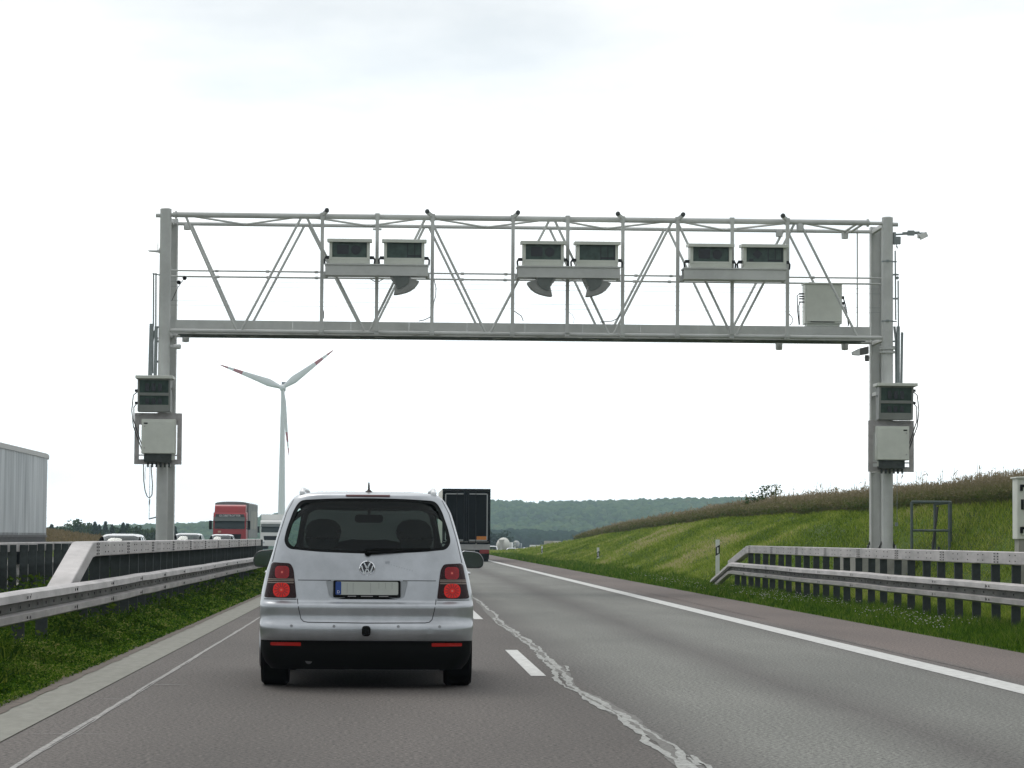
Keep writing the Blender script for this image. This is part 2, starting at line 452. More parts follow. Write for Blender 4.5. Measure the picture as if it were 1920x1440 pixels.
for k in range(14):
    y0 = rr_.uniform(13, 40); sp.append(wander(y0, y0 + rr_.uniform(0.6, 2.0), rr_.uniform(-0.08, 0.08), 0.010, 0.035, 0.14))
ribbons('sealed_joint', sp, SEAL)
sp = []
def wander2(u0, y0, y1, w0, w1, amp):
    pts = []; y = y0; o = 0
    while y < y1:
        o = 0.8 * o + rr_.uniform(-amp, amp); pts.append((u0 + o, y, rr_.uniform(w0, w1))); y += 0.35 * max(1, y / 25)
    return pts
sp.append(wander2(-2.05, 9, 220, 0.024, 0.042, 0.004)); sp.append(wander2(-2.03, 9, 40, 0.006, 0.014, 0.005))
ribbons('shoulder_crack', [wander2(5.72, 27, 40, 0.008, 0.022, 0.012), wander2(5.98, 45, 70, 0.01, 0.02, 0.02)], mat('dark_crack', (0.03, 0.028, 0.027), .9))
ribbons('edge_joint', sp, mat('scraped_joint', (0.33, 0.32, 0.305), 0.8, 0, 0.45, 8.0, stretch=(3, 1, 1)))
b = MB()
for (x0, x1, py, w) in ((40, 215, 1372, .010), (265, 350, 1281.5, .02), (375, 400, 1229, .03), (450, 486, 1158, .04), (175, 250, 1308, .012)):
    Yd = FPX * CAM.z / (py - 1007 - 0.007 * (x0 - 735)); a = at(x0, py, Yd); c = at(x1, py, Yd)
    n = 8
    for i in range(n):
        q0 = a.x + (c.x - a.x) * i / n; q1 = a.x + (c.x - a.x) * (i + 1) / n; ww = w * math.sin(math.pi * (i + 0.6) / (n + 0.6))
        b.add([(q0, Yd - ww, .005), (q1, Yd - ww, .005), (q1, Yd + ww, .005), (q0, Yd + ww, .005)], [(0, 1, 2, 3)])
tag(b.build('surface_scratches', mat('scratch', (0.24, 0.235, 0.225), 0.85), smooth=0), kind='structure')
# dirt edge between gutter and grass, ragged
b = MB(); pts = []
y = 8.0
while y < 120:
    pts.append(y); y += 0.25 * max(1, y / 20)
vs = []
for y in pts: vs += [(-2.76 + rr_.uniform(-.005, .03) , y, .010), (-2.90 - rr_.uniform(-.03, .06), y, .014)]
b.add(vs, [(2 * i, 2 * i + 2, 2 * i + 3, 2 * i + 1) for i in range(len(pts) - 1)])
tag(b.build('dirt_edge', mat('dirt', (0.14, 0.115, 0.095), 0.95, 0, 0.4, 7), smooth=0), kind='structure')

# ================================================================== grass and crops (uncountable)
def blades(name, m, u, y, h, w, lean=0.5, rnd=None, seg2=True, dz=-0.01):
    n = len(u); x = u + xr(y); z = ground(u, y) + dz
    a = rng.uniform(0, 2 * np.pi, n); la = rng.uniform(0, 2 * np.pi, n); lm = rng.uniform(0.1, 1, n) * lean * h
    dx, dy = np.cos(a) * w / 2, np.sin(a) * w / 2
    lx, ly = np.cos(la) * lm, np.sin(la) * lm
    P = np.zeros((n, 5, 3))
    P[:, 0] = np.stack([x - dx, y - dy, z], -1); P[:, 1] = np.stack([x + dx, y + dy, z], -1)
    P[:, 2] = np.stack([x + dx * .8 + lx * .35, y + dy * .8 + ly * .35, z + h * .6], -1)
    P[:, 3] = np.stack([x - dx * .8 + lx * .35, y - dy * .8 + ly * .35, z + h * .6], -1)
    P[:, 4] = np.stack([x + lx, y + ly, z + h], -1)
    i = np.arange(n)[:, None] * 5
    F = np.concatenate([i + np.array([[0, 1, 2]]), i + np.array([[0, 2, 3]]), i + np.array([[3, 2, 4]])])
    rnd = rng.uniform(0, 1, n) if rnd is None else rnd
    o = link_mesh(name, fast_mesh(name, P.reshape(-1, 3), F, np.repeat(rnd, 5)), m, smooth=0)
    return tag(o, kind='stuff')
def noise2(x, y, s, seed):
    "cheap smooth value noise"
    q = np.random.default_rng(seed).uniform(0, 1, (64, 64)); a = x / s; c = y / s
    i = np.floor(a).astype(int); j = np.floor(c).astype(int); fx = a - i; fy = c - j; fx = fx * fx * (3 - 2 * fx); fy = fy * fy * (3 - 2 * fy)
    g = lambda p, r: q[p % 64, r % 64]
    return (g(i, j) * (1 - fx) + g(i + 1, j) * fx) * (1 - fy) + (g(i, j + 1) * (1 - fx) + g(i + 1, j + 1) * fx) * fy
def near_y(n, y0, y1):
    "more plants near the camera"
    t = rng.uniform(0, 1, n); return 1 / (1 / y0 + (1 / y1 - 1 / y0) * t)
GR1 = leafmat('verge_grass', [(0.018, 0.055, 0.005), (0.058, 0.128, 0.010), (0.125, 0.205, 0.022), (0.27, 0.27, 0.09)], 0.4)
GR2 = leafmat('bank_grass', [(0.095, 0.155, 0.018), (0.205, 0.285, 0.038), (0.310, 0.355, 0.075), (0.48, 0.41, 0.23)], 0.45)
WEED = leafmat('median_weeds', [(0.010, 0.032, 0.004), (0.030, 0.068, 0.006), (0.075, 0.125, 0.012), (0.17, 0.21, 0.03)], 0.35)
STALK = leafmat('ripe_crop_stalks', [(0.085, 0.125, 0.030), (0.180, 0.165, 0.082), (0.255, 0.215, 0.138), (0.37, 0.31, 0.22)], 0.25)
# left verge in front of and under the barrier
n = 70000; u = -2.83 - 1.2 * rng.uniform(0, 1, n) ** 0.9; y = near_y(n, 14, 110)
cl = noise2(u * 3, y, 0.9, 2)
d = np.abs(u + 2.8)
blades('left_verge_grass', GR1, u, y, (0.03 + 0.055 * rng.uniform(0, 1, n)) * (0.35 + 1.1 * cl) * np.clip(0.55 + d * 1.1, 0, 1.6), np.clip(0.008 * y / 18, 0.008, 0.03), 1.1, np.clip(rng.uniform(0, .85, n) + 0.5 * (cl - .5) - 0.25 * np.clip(d - .4, 0, 1), 0, 1))
# weeds in the median
n = 100000; u = -3.15 - 4.2 * rng.uniform(0, 1, n) ** 1.3; y = near_y(n, 14, 150); cl = noise2(u, y, 0.8, 4)
hh = (0.07 + 0.24 * rng.uniform(0, 1, n) ** 1.8 * (0.3 + 1.2 * cl)) * np.where(u > -3.5, 0.45, 1.0)
blades('median_weeds', WEED, u, y, hh, np.clip(0.012 * y / 18, 0.012, 0.05), 0.9, np.clip(rng.uniform(0, .8, n) * (0.5 + cl), 0, 1))
# broad leaves of the weeds
def leaf_cloud(name, m, C, size, rnd, flat=0.6):
    n = len(C); a = rng.normal(0, 1, (n, 3)); a[:, 2] *= flat; a /= np.linalg.norm(a, axis=1)[:, None]
    b_ = rng.normal(0, 1, (n, 3)); b_ -= a * (a * b_).sum(1)[:, None]; b_ /= np.linalg.norm(b_, axis=1)[:, None]
    s = size[:, None] if np.ndim(size) else size
    P = np.stack([C - a * s, C + b_ * s * 0.55, C + a * s, C - b_ * s * 0.55], 1)
    F = np.arange(n * 4).reshape(n, 4)
    return link_mesh(name, fast_mesh(name, P.reshape(-1, 3), F, np.repeat(rnd, 4)), m, smooth=0)
n = 110000; u = -3.0 - 4.2 * rng.uniform(0, 1, n) ** 1.3; y = near_y(n, 15, 140); cl = noise2(u + 9, y, 1.1, 8); keep = cl > 0.36; u, y, cl = u[keep], y[keep], cl[keep]; n = len(u)
hh = rng.uniform(0.03, 1, n) * np.where(u > -3.6, 0.10 + 0.35 * np.clip(-3.0 - u, 0, .6), 0.62) * cl
tag(leaf_cloud('median_leaves', WEED, np.stack([u, y, ground(u, y) + hh], -1), np.clip(rng.uniform(.012, .028, n) * y / 22, 0.010, 0.08), np.clip(rng.uniform(0, .7, n) + hh * .35, 0, 1)), kind='stuff')
n = 190000; u = -2.84 - 1.5 * rng.uniform(0, 1, n) ** 1.1; y = near_y(n, 14, 90); cl = .5 * noise2(u * 2, y, 0.3, 77) + .5 * noise2(u * 2, y, 1.1, 78); hh = rng.uniform(.01, 1, n) * (.06 + .26 * np.clip(-2.95 - u, 0, .9)) * (.25 + 1.3 * cl)
tag(leaf_cloud('verge_leaves', GR1, np.stack([u, y, ground(u, y) + hh], -1), np.clip(rng.uniform(.006, .013, n) * y / 20, 0.006, 0.045), np.clip(rng.uniform(-.15, .8, n) + .9 * (cl - .5) - .12 * np.clip(-3.2 - u, 0, 1), 0, 1)), kind='stuff')
# right verge
n = 110000; u = 7.17 + 2.0 * rng.uniform(0, 1, n); y = near_y(n, 28, 230); cl = noise2(u * 2, y, 1.0, 12)
hh = (0.05 + 0.10 * rng.uniform(0, 1, n)) * (0.5 + cl) * np.clip(0.5 + (u - 7.17) * 1.6, 0, 1.25)
blades('right_verge_grass', GR1, u, y, hh, np.clip(0.006 * y / 30, 0.006, 0.035), 0.8, np.clip(rng.uniform(0, .8, n) + 0.3 * (cl - .5), 0, 1))
n = 1500; u = 7.3 + 1.0 * rng.uniform(0, 1, n) ** 1.3; y = near_y(n, 34, 95); cl = noise2(u * 3, y, 2.0, 31); kp = cl > 0.55; u, y = u[kp], y[kp]; n = len(u)
tag(leaf_cloud('verge_flowers', leafmat('white_flowers', [(0.55, 0.52, 0.50), (0.62, 0.60, 0.56)], 0.2), np.stack([u, y, ground(u, y) + rng.uniform(.10, .22, n)], -1), np.full(n, 0.013), rng.uniform(0, 1, n)), kind='stuff')
# bank behind the right barrier
n = 170000; u = 8.9 + 5.6 * rng.uniform(0, 1, n); y = near_y(n, 34, 300); cl = noise2(u, y, 3.0, 21); c2 = noise2(u * 2, y * 0.5, 1.2, 22)
dry = np.exp(-((y - 97 - (u - 9.5) * 1.6) / 4.5) ** 2) * sst(9.2, 9.8, u) * sst(12.6, 11.8, u) + 0.6 * np.exp(-((y - 132) / 6.0) ** 2) * sst(11, 12, u) * (noise2(u, y, 1.5, 91) > .45)
blades('bank_grass', GR2, u, y, (0.05 + 0.10 * rng.uniform(0, 1, n)) * (0.55 + 0.9 * c2), np.clip(0.014 * y / 40, 0.014, 0.07), 1.2, np.clip(rng.uniform(0, .62, n) + 0.5 * (cl - .42) + 0.45 * (c2 - .5) + 0.40 * (noise2(u * 1.6, y, 9.0, 61) - .5) + 0.75 * dry * rng.uniform(.4, 1, n), 0, 1))
# beyond the bank, towards the bend
n = 16000; u = 7.2 + 14 * rng.uniform(0, 1, n); y = rng.uniform(225, 420, n)
blades('far_verge_grass', GR2, u, y, rng.uniform(.12, .35, n), np.full(n, .12), 0.9, np.clip(rng.uniform(.1, .9, n), 0, 1))

def crop(name, m, u, y, h, hue, tuft=7, spr=1.0):
    n = len(u); x = u + xr(y); z = ground(u, y)
    lean = rng.normal(0, 0.10, (n, 2)) * h[:, None]
    k = tuft; C = []; RN = []; S = []
    for j in range(k):
        t = rng.uniform(0.35, 1.0, n) ** 0.8; sp = spr * (0.06 + 0.14 * (t - .3))
        C.append(np.stack([x + lean[:, 0] * t + rng.normal(0, 1, n) * sp, y + lean[:, 1] * t + rng.normal(0, 1, n) * sp, z + h * t], -1)); RN.append(np.clip(hue + 0.45 * (t - 0.7) + rng.uniform(-.22, .22, n), 0, 1)); S.append(np.clip(0.035 * y / 60, 0.03, 0.10) * rng.uniform(.6, 1.3, n))
    C = np.concatenate(C); RN = np.concatenate(RN); S = np.concatenate(S); N = len(C)
    a = rng.normal(0, 1, (N, 3)); a[:, 2] = np.abs(a[:, 2]) * 1.6; a /= np.linalg.norm(a, axis=1)[:, None]
    b_ = rng.normal(0, 1, (N, 3)); b_ -= a * (a * b_).sum(1)[:, None]; b_ /= np.linalg.norm(b_, axis=1)[:, None]
    s = S[:, None]; P1 = np.stack([C - a * s * 1.5, C + b_ * s * .3, C + a * s * 1.5, C - b_ * s * .3], 1)
    w = np.clip(0.006 * y / 45, .006, .03); an = rng.uniform(0, np.pi, n); dx, dy = np.cos(an) * w, np.sin(an) * w
    tip = np.stack([x + lean[:, 0], y + lean[:, 1], z + h * 1.04], -1)
    P2 = np.stack([np.stack([x - dx, y - dy, z - .02], -1), np.stack([x + dx, y + dy, z - .02], -1), tip + np.stack([dx, dy, dx * 0], -1) * .4, tip - np.stack([dx, dy, dx * 0], -1) * .4], 1)
    P = np.concatenate([P1, P2]); rn = np.concatenate([RN, np.clip(hue, 0, 1)])
    o = link_mesh(name, fast_mesh(name, P.reshape(-1, 3), np.arange(len(P) * 4).reshape(-1, 4), np.repeat(rn, 4)), m, smooth=0)
    return tag(o, kind='stuff')
n = 42000; u = 14.1 + 7.0 * rng.uniform(0, 1, n) ** 1.7; y = near_y(n, 44, 222); cl = noise2(u, y, 2.2, 41)
edge = np.clip((u - 14.1) / 1.1, 0.0, 1)
crop('ripe_crop', STALK, u + 0.25 * (cl - .5), y, (0.42 + 0.36 * edge) * (0.84 + 0.32 * cl) * rng.uniform(.85, 1.15, n), np.clip(0.22 + 0.45 * edge + 0.3 * (cl - .5), 0, 1))
n = 350; u = 14.3 + 5 * rng.uniform(0, 1, n); y = near_y(n, 44, 150)
crop('tall_weeds', STALK, u, y, rng.uniform(.75, 1.15, n) * np.where(rng.uniform(0, 1, n) > .93, 1.3, 1), rng.uniform(.3, .9, n), 6, .35)
n = 9000; u = -25.0 - 30 * rng.uniform(0, 1, n); y = rng.uniform(225, 275, n)
crop('far_field_crop', leafmat('far_crop', [(0.13, 0.105, 0.045), (0.20, 0.15, 0.075), (0.26, 0.19, 0.10)], 0.2), u, y, rng.uniform(.5, .8, n) , rng.uniform(.2, .9, n), 4)
n = 30000; u = -19.4 - 30 * rng.uniform(0, 1, n); y = near_y(n, 80, 300)
blades('left_bank_grass', GR2, u, y, rng.uniform(.1, .3, n), np.full(n, .07), .9, rng.uniform(.1, .8, n))

# ================================================================== toll gantry
YF, YR = 68.0, 70.1
def P(px, py, Y=YF): return at(px, py, Y)
PX = FPX / YF                                   # picture pixels per metre at the front frame
XL = P(309.7, 500).x; XRr = P(1663.8, 500).x
ZTF = P(985, 410.2).z; ZTR = at(985, 427.0, YR).z
ZBF = P(350, 620).z; ZBR = at(400, 630, YR).z
ZTOP = P(311, 392).z
gan = thing('toll_gantry', 'grey tubular steel toll gantry spanning the whole carriageway', 'gantry', ((XL + XRr) / 2, YF, 0))
GB = gan
def gpart(b, name, m=GREY_PAINT, **k): return b.build(name, m, GB, world=True, **k)
# columns
for (X, zb) in ((XL, 0.0), (XRr, .95)):
    XF = X
    for Y in (YF, YR):
        X = XF + (0 if Y == YF else (.075 if XF > 0 else .02)); b = MB()
        if Y == YF:
            b.tube([(X, Y, zb), (X, Y, ZTOP)], 0.138, 20)
            b.tube([(X, Y, ZTOP), (X, Y, ZTOP + .02)], [0.138, 0.10], 20)
        else:
            w = .115 if X < 0 else .14
            b.box((X, Y, (zb + ZTOP) / 2), (w * 2, 0.03, ZTOP - zb))
            b.box((X - w + .01, Y, (zb + ZTOP) / 2), (.02, .24, ZTOP - zb)); b.box((X + w - .01, Y, (zb + ZTOP) / 2), (.021, .24, ZTOP - zb))
        zz = 1.06 if X > 0 else .12
        b.box((X, Y, zz), (0.50 if Y == YF else .4, 0.46, 0.035))
        for sx in (-1, 1):
            for sy in (-1, 1):
                b.box((X + sx * .17, Y + sy * .17, zz + .05), (.03, .03, .09))
                b.add([(X + sx * .13, Y, zz + .02), (X + sx * .23, Y, zz + .02), (X + sx * .13, Y, zz + .22), (X + sx * .13, Y + .02, zz + .02), (X + sx * .23, Y + .02, zz + .02), (X + sx * .13, Y + .02, zz + .22)], [(0, 1, 2), (3, 5, 4), (0, 2, 5, 3), (1, 4, 5, 2), (0, 3, 4, 1)])
        gpart(b, 'column')
    X = XF; b = MB(); b.box((X - .1 if X > 0 else X, (YF + YR) / 2, .42 if X > 0 else 0), (1.36, 3.2, 1.22 if X > 0 else .2)); gpart(b, 'foundation', CONCRETE, bevel=.03)
    # cross ties between front and rear column
    for z in (ZTF, ZBF, 3.0, 4.9): b = MB(); b.bar((X, YF, z), (X, YR, z), .09); gpart(b, 'column_tie')
# collars and straps
b = MB(); zc = P(1663, 657).z
b.lathe([(.14, -.07), (.19, -.07), (.19, -.02), (.15, -.015), (.15, .015), (.19, .02), (.19, .07), (.14, .07)], (XRr, YF, zc), 'z', 20)
for k in range(10): b.box((XRr + .168 * math.cos(k * .628), YF + .168 * math.sin(k * .628), zc + .085), (.026, .026, .04))
gpart(b, 'flange')
for py in (490.5, 602.5):
    b = MB(); z = P(1663, py).z; b.lathe([(.138, -.015), (.146, -.015), (.146, .015), (.138, .015)], (XRr, YF, z), 'z', 20); b.box((XRr - .02, YF - .15, z + .005), (.07, .03, .05)); b.box((XRr + .17, YF, z), (.12, .02, .03))
    gpart(b, 'strap', PIPE)
for (px, py, s) in ((300, 404, -1), (1676, 421, 1)):
    b = MB(); p = P(px, py); b.lathe([(.05, -.10), (.05, .10)], (p.x, YF, p.z), 'x', 12); gpart(b, 'end_stub')
b = MB()
p = P(296, 471); b.prism([(p.x - .24, p.z + .015), (p.x + .02, p.z + .02), (p.x + .06, p.z + .12), (p.x + .16, p.z + .14), (p.x + .16, p.z - .09), (p.x + .10, p.z - .08), (p.x, p.z - .03), (p.x - .22, p.z - .01)], YF - .05, YF + .05)
b.bar((p.x, YF, p.z), (p.x, YF, p.z + .2), .02)
gpart(b, 'bracket')
# chords
def chord(name, p0, p1, r): b = MB(); b.tube([p0, p1], r, 14); return gpart(b, name)
x0 = XL + .0; x1 = XRr
chord('top_chord', (P(324, 405).x, YF, ZTF), (P(1630, 405).x, YF, ZTF), .067)
chord('top_chord', (x0, YR, ZTR), (x1, YR, ZTR), .046)
chord('bottom_chord', (x0, YF, ZBF), (x1, YF, ZBF), .046)
chord('bottom_chord', (x0, YR, ZBR), (x1, YR, ZBR), .046)
for px, xe in ((330, x0), (1627, x1)):
    q = P(px, 405).x; b = MB(); b.tube([(xe, YF, ZTF - .01), (q, YF, ZTF - .01)], .045, 12); b.lathe([(.10, -.02), (.10, .02)], (q, YF, ZTF), 'x', 14); gpart(b, 'end_joint')
# gusset discs / round node bosses
for (px, Y, z) in ((338, YR, ZTR), (338, YR, ZBR), (1483, YR, ZTR), (1483, YR, ZBR - .05), (1610, YR, ZTR - .03), (1610, YR, ZBR - .04), (1500, YF, ZTF - .07)):
    q = P(px, 500).x; b = MB(); b.lathe([(.03, -.16), (.085, -.15), (.09, 0), (.07, .03)], (q, Y, z - .0), 'z', 14); gpart(b, 'node_boss')
# zigzag diagonals of both frames
tops = [343, 570, 802, 1035, 1265, 1495]; bots = [448, 688, 915, 1146, 1376, 1612]
tx = [P(p, 415).x for p in tops]; bx_ = [P(p, 612).x for p in bots]
for Y, zt, zb in ((YF, ZTF, ZBF), (YR, ZTR, ZBR)):
    for i in range(6):
        sg = .05
        b = MB(); b.tube([(tx[i] + sg, Y, zt), (bx_[i] - sg, Y, zb)], .031, 10); gpart(b, 'diagonal_strut')
        if i < 5:
            b = MB(); b.tube([(bx_[i] + sg, Y, zb), (tx[i + 1] - sg, Y, zt)], .031, 10); gpart(b, 'diagonal_strut')
# flat bracing of the top and bottom planes
for (z0, z1) in ((ZTF, ZTR), (ZBF, ZBR)):
    for i in range(6):
        b = MB(); b.tube([(tx[i], YF, z0), (bx_[i], YR, z1)], .026, 8)
        if i < 5: b.tube([(bx_[i], YR, z1), (tx[i + 1], YF, z0)], .026, 8)
        gpart(b, 'plane_brace')
b = MB()
for px in (1610, 1622): b.tube([(P(px, 420).x, YF, ZTF), (P(px, 420).x, YR, ZTR)], .03, 8)
gpart(b, 'end_brace')
# walkway: toe board, grating, hangers
zt0 = at(700, 603.5, 68.45).z; xa = at(330, 600, 68.45).x; xb = at(1632, 612, 68.45).x
nb = 12
for i in range(nb):
    s = xa + (xb - xa) * i / nb; e = xa + (xb - xa) * (i + 1) / nb
    b = MB(); b.box(((s + e) / 2, 68.45, zt0 - .17), (e - s - .003, .02, .34)); gpart(b, 'toe_board')
b = MB(); b.box(((xa + xb) / 2, 69.2, zt0 - .262), (xb - xa, 1.4, .025))
for Y in (68.6, 69.2, 69.85): b.bar((xa, Y, zt0 - .295), (xb, Y, zt0 - .295), .06, .04)
k = xa + .3
while k < xb: b.box((k, 70.0, ZBR + .10), (.02, .03, .16)); k += .62
gpart(b, 'walkway', PIPE)
# hand rails between the columns, front and rear
for (py, Y, r) in ((508.5, 68.5, .02), (519.5, 68.9, .022)):
    z = at(450, py, Y).z
    b = MB(); b.tube([(XL, Y, z), (XRr, Y, z)], r, 8)
    for px in (404, 500, 592, 868, 950, 1196, 1262, 1530):
        q = P(px, 510).x; b.lathe([(r + .014, -.04), (r + .014, .04)], (q, Y, z), 'x', 8)
    gpart(b, 'hand_rail')
# tensioned wires
for py in (527.8, 537.2, 563.6, 572.4):
    z = at(420, py + .6, 69.0).z
    b = MB(); b.tube([(XL, 69.0, z), (XRr, 69.0, z)], .0034, 5); gpart(b, 'tension_wire', PIPE)
b = MB()
for (px, py) in ((345, 520), (334, 528)):
    p = P(px, py); b.lathe([(.03, -.06), (.05, -.03), (.05, .03), (.03, .06)], (p.x, 68.2, p.z), 'y', 12)
b.tube([P(345, 522), P(333, 540), P(322, 564)], .008, 5)
gpart(b, 'wire_anchor', PLASTIC)
# uprights with hoist eyes, three camera bays
bays = [(603.8, 706.6, 810.3), (961, 1063.5, 1166.7), (1269.6, 1371.6, 1475.2)]
eyes = [(613, 'L'), (801.5, 'R'), (969.5, 'L'), (1157, 'R'), (1278.5, 'L'), (1466.5, 'R')]
ZSH = {}
for bi, bay in enumerate(bays):
    for j, px in enumerate(bay):
        X = P(px, 520).x; b = MB()
        lo = ZBF - .02 if j != 1 else ZBR + .0
        b.bar((X, YF - .12, lo), (X, YF - .12, ZTF + .07), .082, up=(0, 1, 0))
        b.box((X, YF - .06, ZTF), (.11, .12, .16)); b.box((X, YF - .06, ZBF), (.11, .12, .12))
        if j == 1:
            z = P(px, 431).z; b.bar((X - .105, YF - .12, z), (X + .105, YF - .12, z), .045)
            z = P(px, 523).z
            for s in (-1, 1):
                b.bar((X + s * .18, YF - .15, z), (X + s * .06, YF - .15, z - .07), .02); b.bar((X + s * .18, YF - .15, z), (X, YF - .15, z), .02)
            b.bar((X - .07, YF - .15, z - .07), (X + .07, YF - .15, z - .07), .025)
        else:
            ex = P(px + (9.5 if j == 0 else -9.5), 400).x
            b.bar((X, YF - .12, ZTF + .02), (ex, YF - .2, ZTF + .11), .075)
        gpart(b, 'upright')
        if j != 1:
            b = MB(); b.lathe([(.035, -.05), (.055, -.03), (.055, .05), (.035, .07)], (ex, YF - .22, ZTF + .125), 'y', 14); gpart(b, 'hoist_pulley', mat('pulley_grey', (.05, .055, .055), .6))
    # shelf beam of the bay
    xl = P(bay[0] + 6, 510).x; xr2 = P(bay[2] - 7, 510).x
    mid = (bay[0] + bay[2]) / 2
    zt = P(mid, 499.8 + (bi * 0 + (mid - 706) * .0115)).z; zb = P(mid, 521.3 + (mid - 706) * .0115).z
    ZSH[bi] = (zt, zb)
    b = MB(); b.box(((xl + xr2) / 2, YF - .42, zt - .018), (xr2 - xl, .56, .036)); b.box(((xl + xr2) / 2, YF - .66, (zt + zb) / 2 - .02), (xr2 - xl - .03, .03, zt - zb - .03))
    b.box(((xl + xr2) / 2, YF - .20, (zt + zb) / 2 - .02), (xr2 - xl - .03, .03, zt - zb - .03)); b.box(((xl + xr2) / 2, YF - .43, zb + .01), (xr2 - xl - .04, .42, .02))
    for s in (xl + .02, xr2 - .02): b.bar((s, YF - .25, zb + .04), (s, YF - .10, zb + .04), .10, .14)
    gpart(b, 'shelf_beam', bevel=.008)
# loose cables on the gantry
def cable(b, pts, r=.011, Y=YF - .05): b.tube([P(x, y, Y) for x, y in pts], r, 6)
b = MB(); cable(b, [(814, 525), (817.5, 540), (817, 555), (813, 568), (812, 585), (806, 595), (795, 600), (785, 602)]); gpart(b, 'loose_cable', CABLE)
b = MB(); cable(b, [(960, 580), (968, 586), (977, 592), (980, 598), (981, 602)]); gpart(b, 'loose_cable', CABLE)
b = MB(); cable(b, [(1164, 588), (1158, 597), (1148, 602), (1125, 604)]); gpart(b, 'loose_cable', CABLE)
b = MB(); cable(b, [(1064, 583), (1073, 590), (1077, 598), (1075, 606)], .005); gpart(b, 'loose_cable', CABLE)
b = MB(); cable(b, [(1479, 588), (1485, 595), (1487, 602), (1481, 610)]); gpart(b, 'loose_cable', CABLE)
b = MB(); cable(b, [(603, 575), (607, 585), (607, 597)], .012); gpart(b, 'loose_cable', CABLE)

# ducts climbing the columns
b = MB()
for px in (288, 292.5): b.tube([P(px, 512), P(px - .4, 612)], .018, 8)
b.bar(P(286, 513), P(301, 516), .03)
p0 = P(284.5, 607); p1 = P(281.5, 706)
b.bar(p0, p1, .10, .06, up=(0, 1, 0)); b.bar(P(293, 612), P(291, 706), .075, .10, up=(0, 1, 0))
for y in (640, 678): b.bar(P(290, y), P(302, y), .05)
b.tube([P(297, 612), P(289, 622), P(286.5, 640), P(286, 700)], .022, 8)
for px in (294,): b.lathe([(.035, -.02), (.035, .02)], P(px, 634), 'y', 10)
gpart(b, 'cable_duct', PIPE)
b = MB()
b.tube([P(1678.5, 470), P(1679.5, 600)], .018, 8); b.tube([P(1684, 526), P(1684.5, 612)], .018, 8)
b.bar(P(1684, 612), P(1684, 720), .075, .09, up=(0, 1, 0)); b.bar(P(1691.5, 623), P(1690, 720), .055, .05, up=(0, 1, 0))
b.tube([P(1677, 612), P(1680, 640), P(1680.5, 720)], .03, 8)
for y in (515, 560, 640): b.bar(P(1672, y), P(1685, y), .04)
b.lathe([(.04, -.02), (.04, .02)], P(1682.5, 521), 'y', 10)
gpart(b, 'cable_duct', PIPE)
b = MB(); cable(b, [(1607.5, 430), (1607.5, 618)], .018, YR); gpart(b, 'conduit')
b = MB(); p = P(333, 650); b.lathe([(.05, -.10), (.06, -.05), (.06, .06), (.04, .08)], p, 'x', 12); b.bar(P(318, 648), p, .05); gpart(b, 'bracket')
# thin suspended rod with foot on left column
b = MB(); b.tube([P(280, 938), P(279.5, 972)], .007, 6); b.tube([P(280.5, 936), P(280, 946)], .018, 6); b.bar(P(279, 973), P(292, 970), .05, .03); gpart(b, 'cable_weight', PIPE)
b = MB()
cable(b, [(269, 870), (269.5, 900), (272, 920), (276, 931), (280.5, 934), (285, 928), (286, 910), (284.5, 890), (283, 872)], .013)
cable(b, [(274, 872), (272, 886), (272, 900)], .005); cable(b, [(280.5, 934), (281, 900), (281, 872)], .006)
gpart(b, 'loose_cable', CABLE)
b = MB(); b.tube([P(1682, 870), P(1682, 980)], .006, 6); b.box(P(1681, 983), (.07, .05, .09)); gpart(b, 'cable_weight', PIPE)

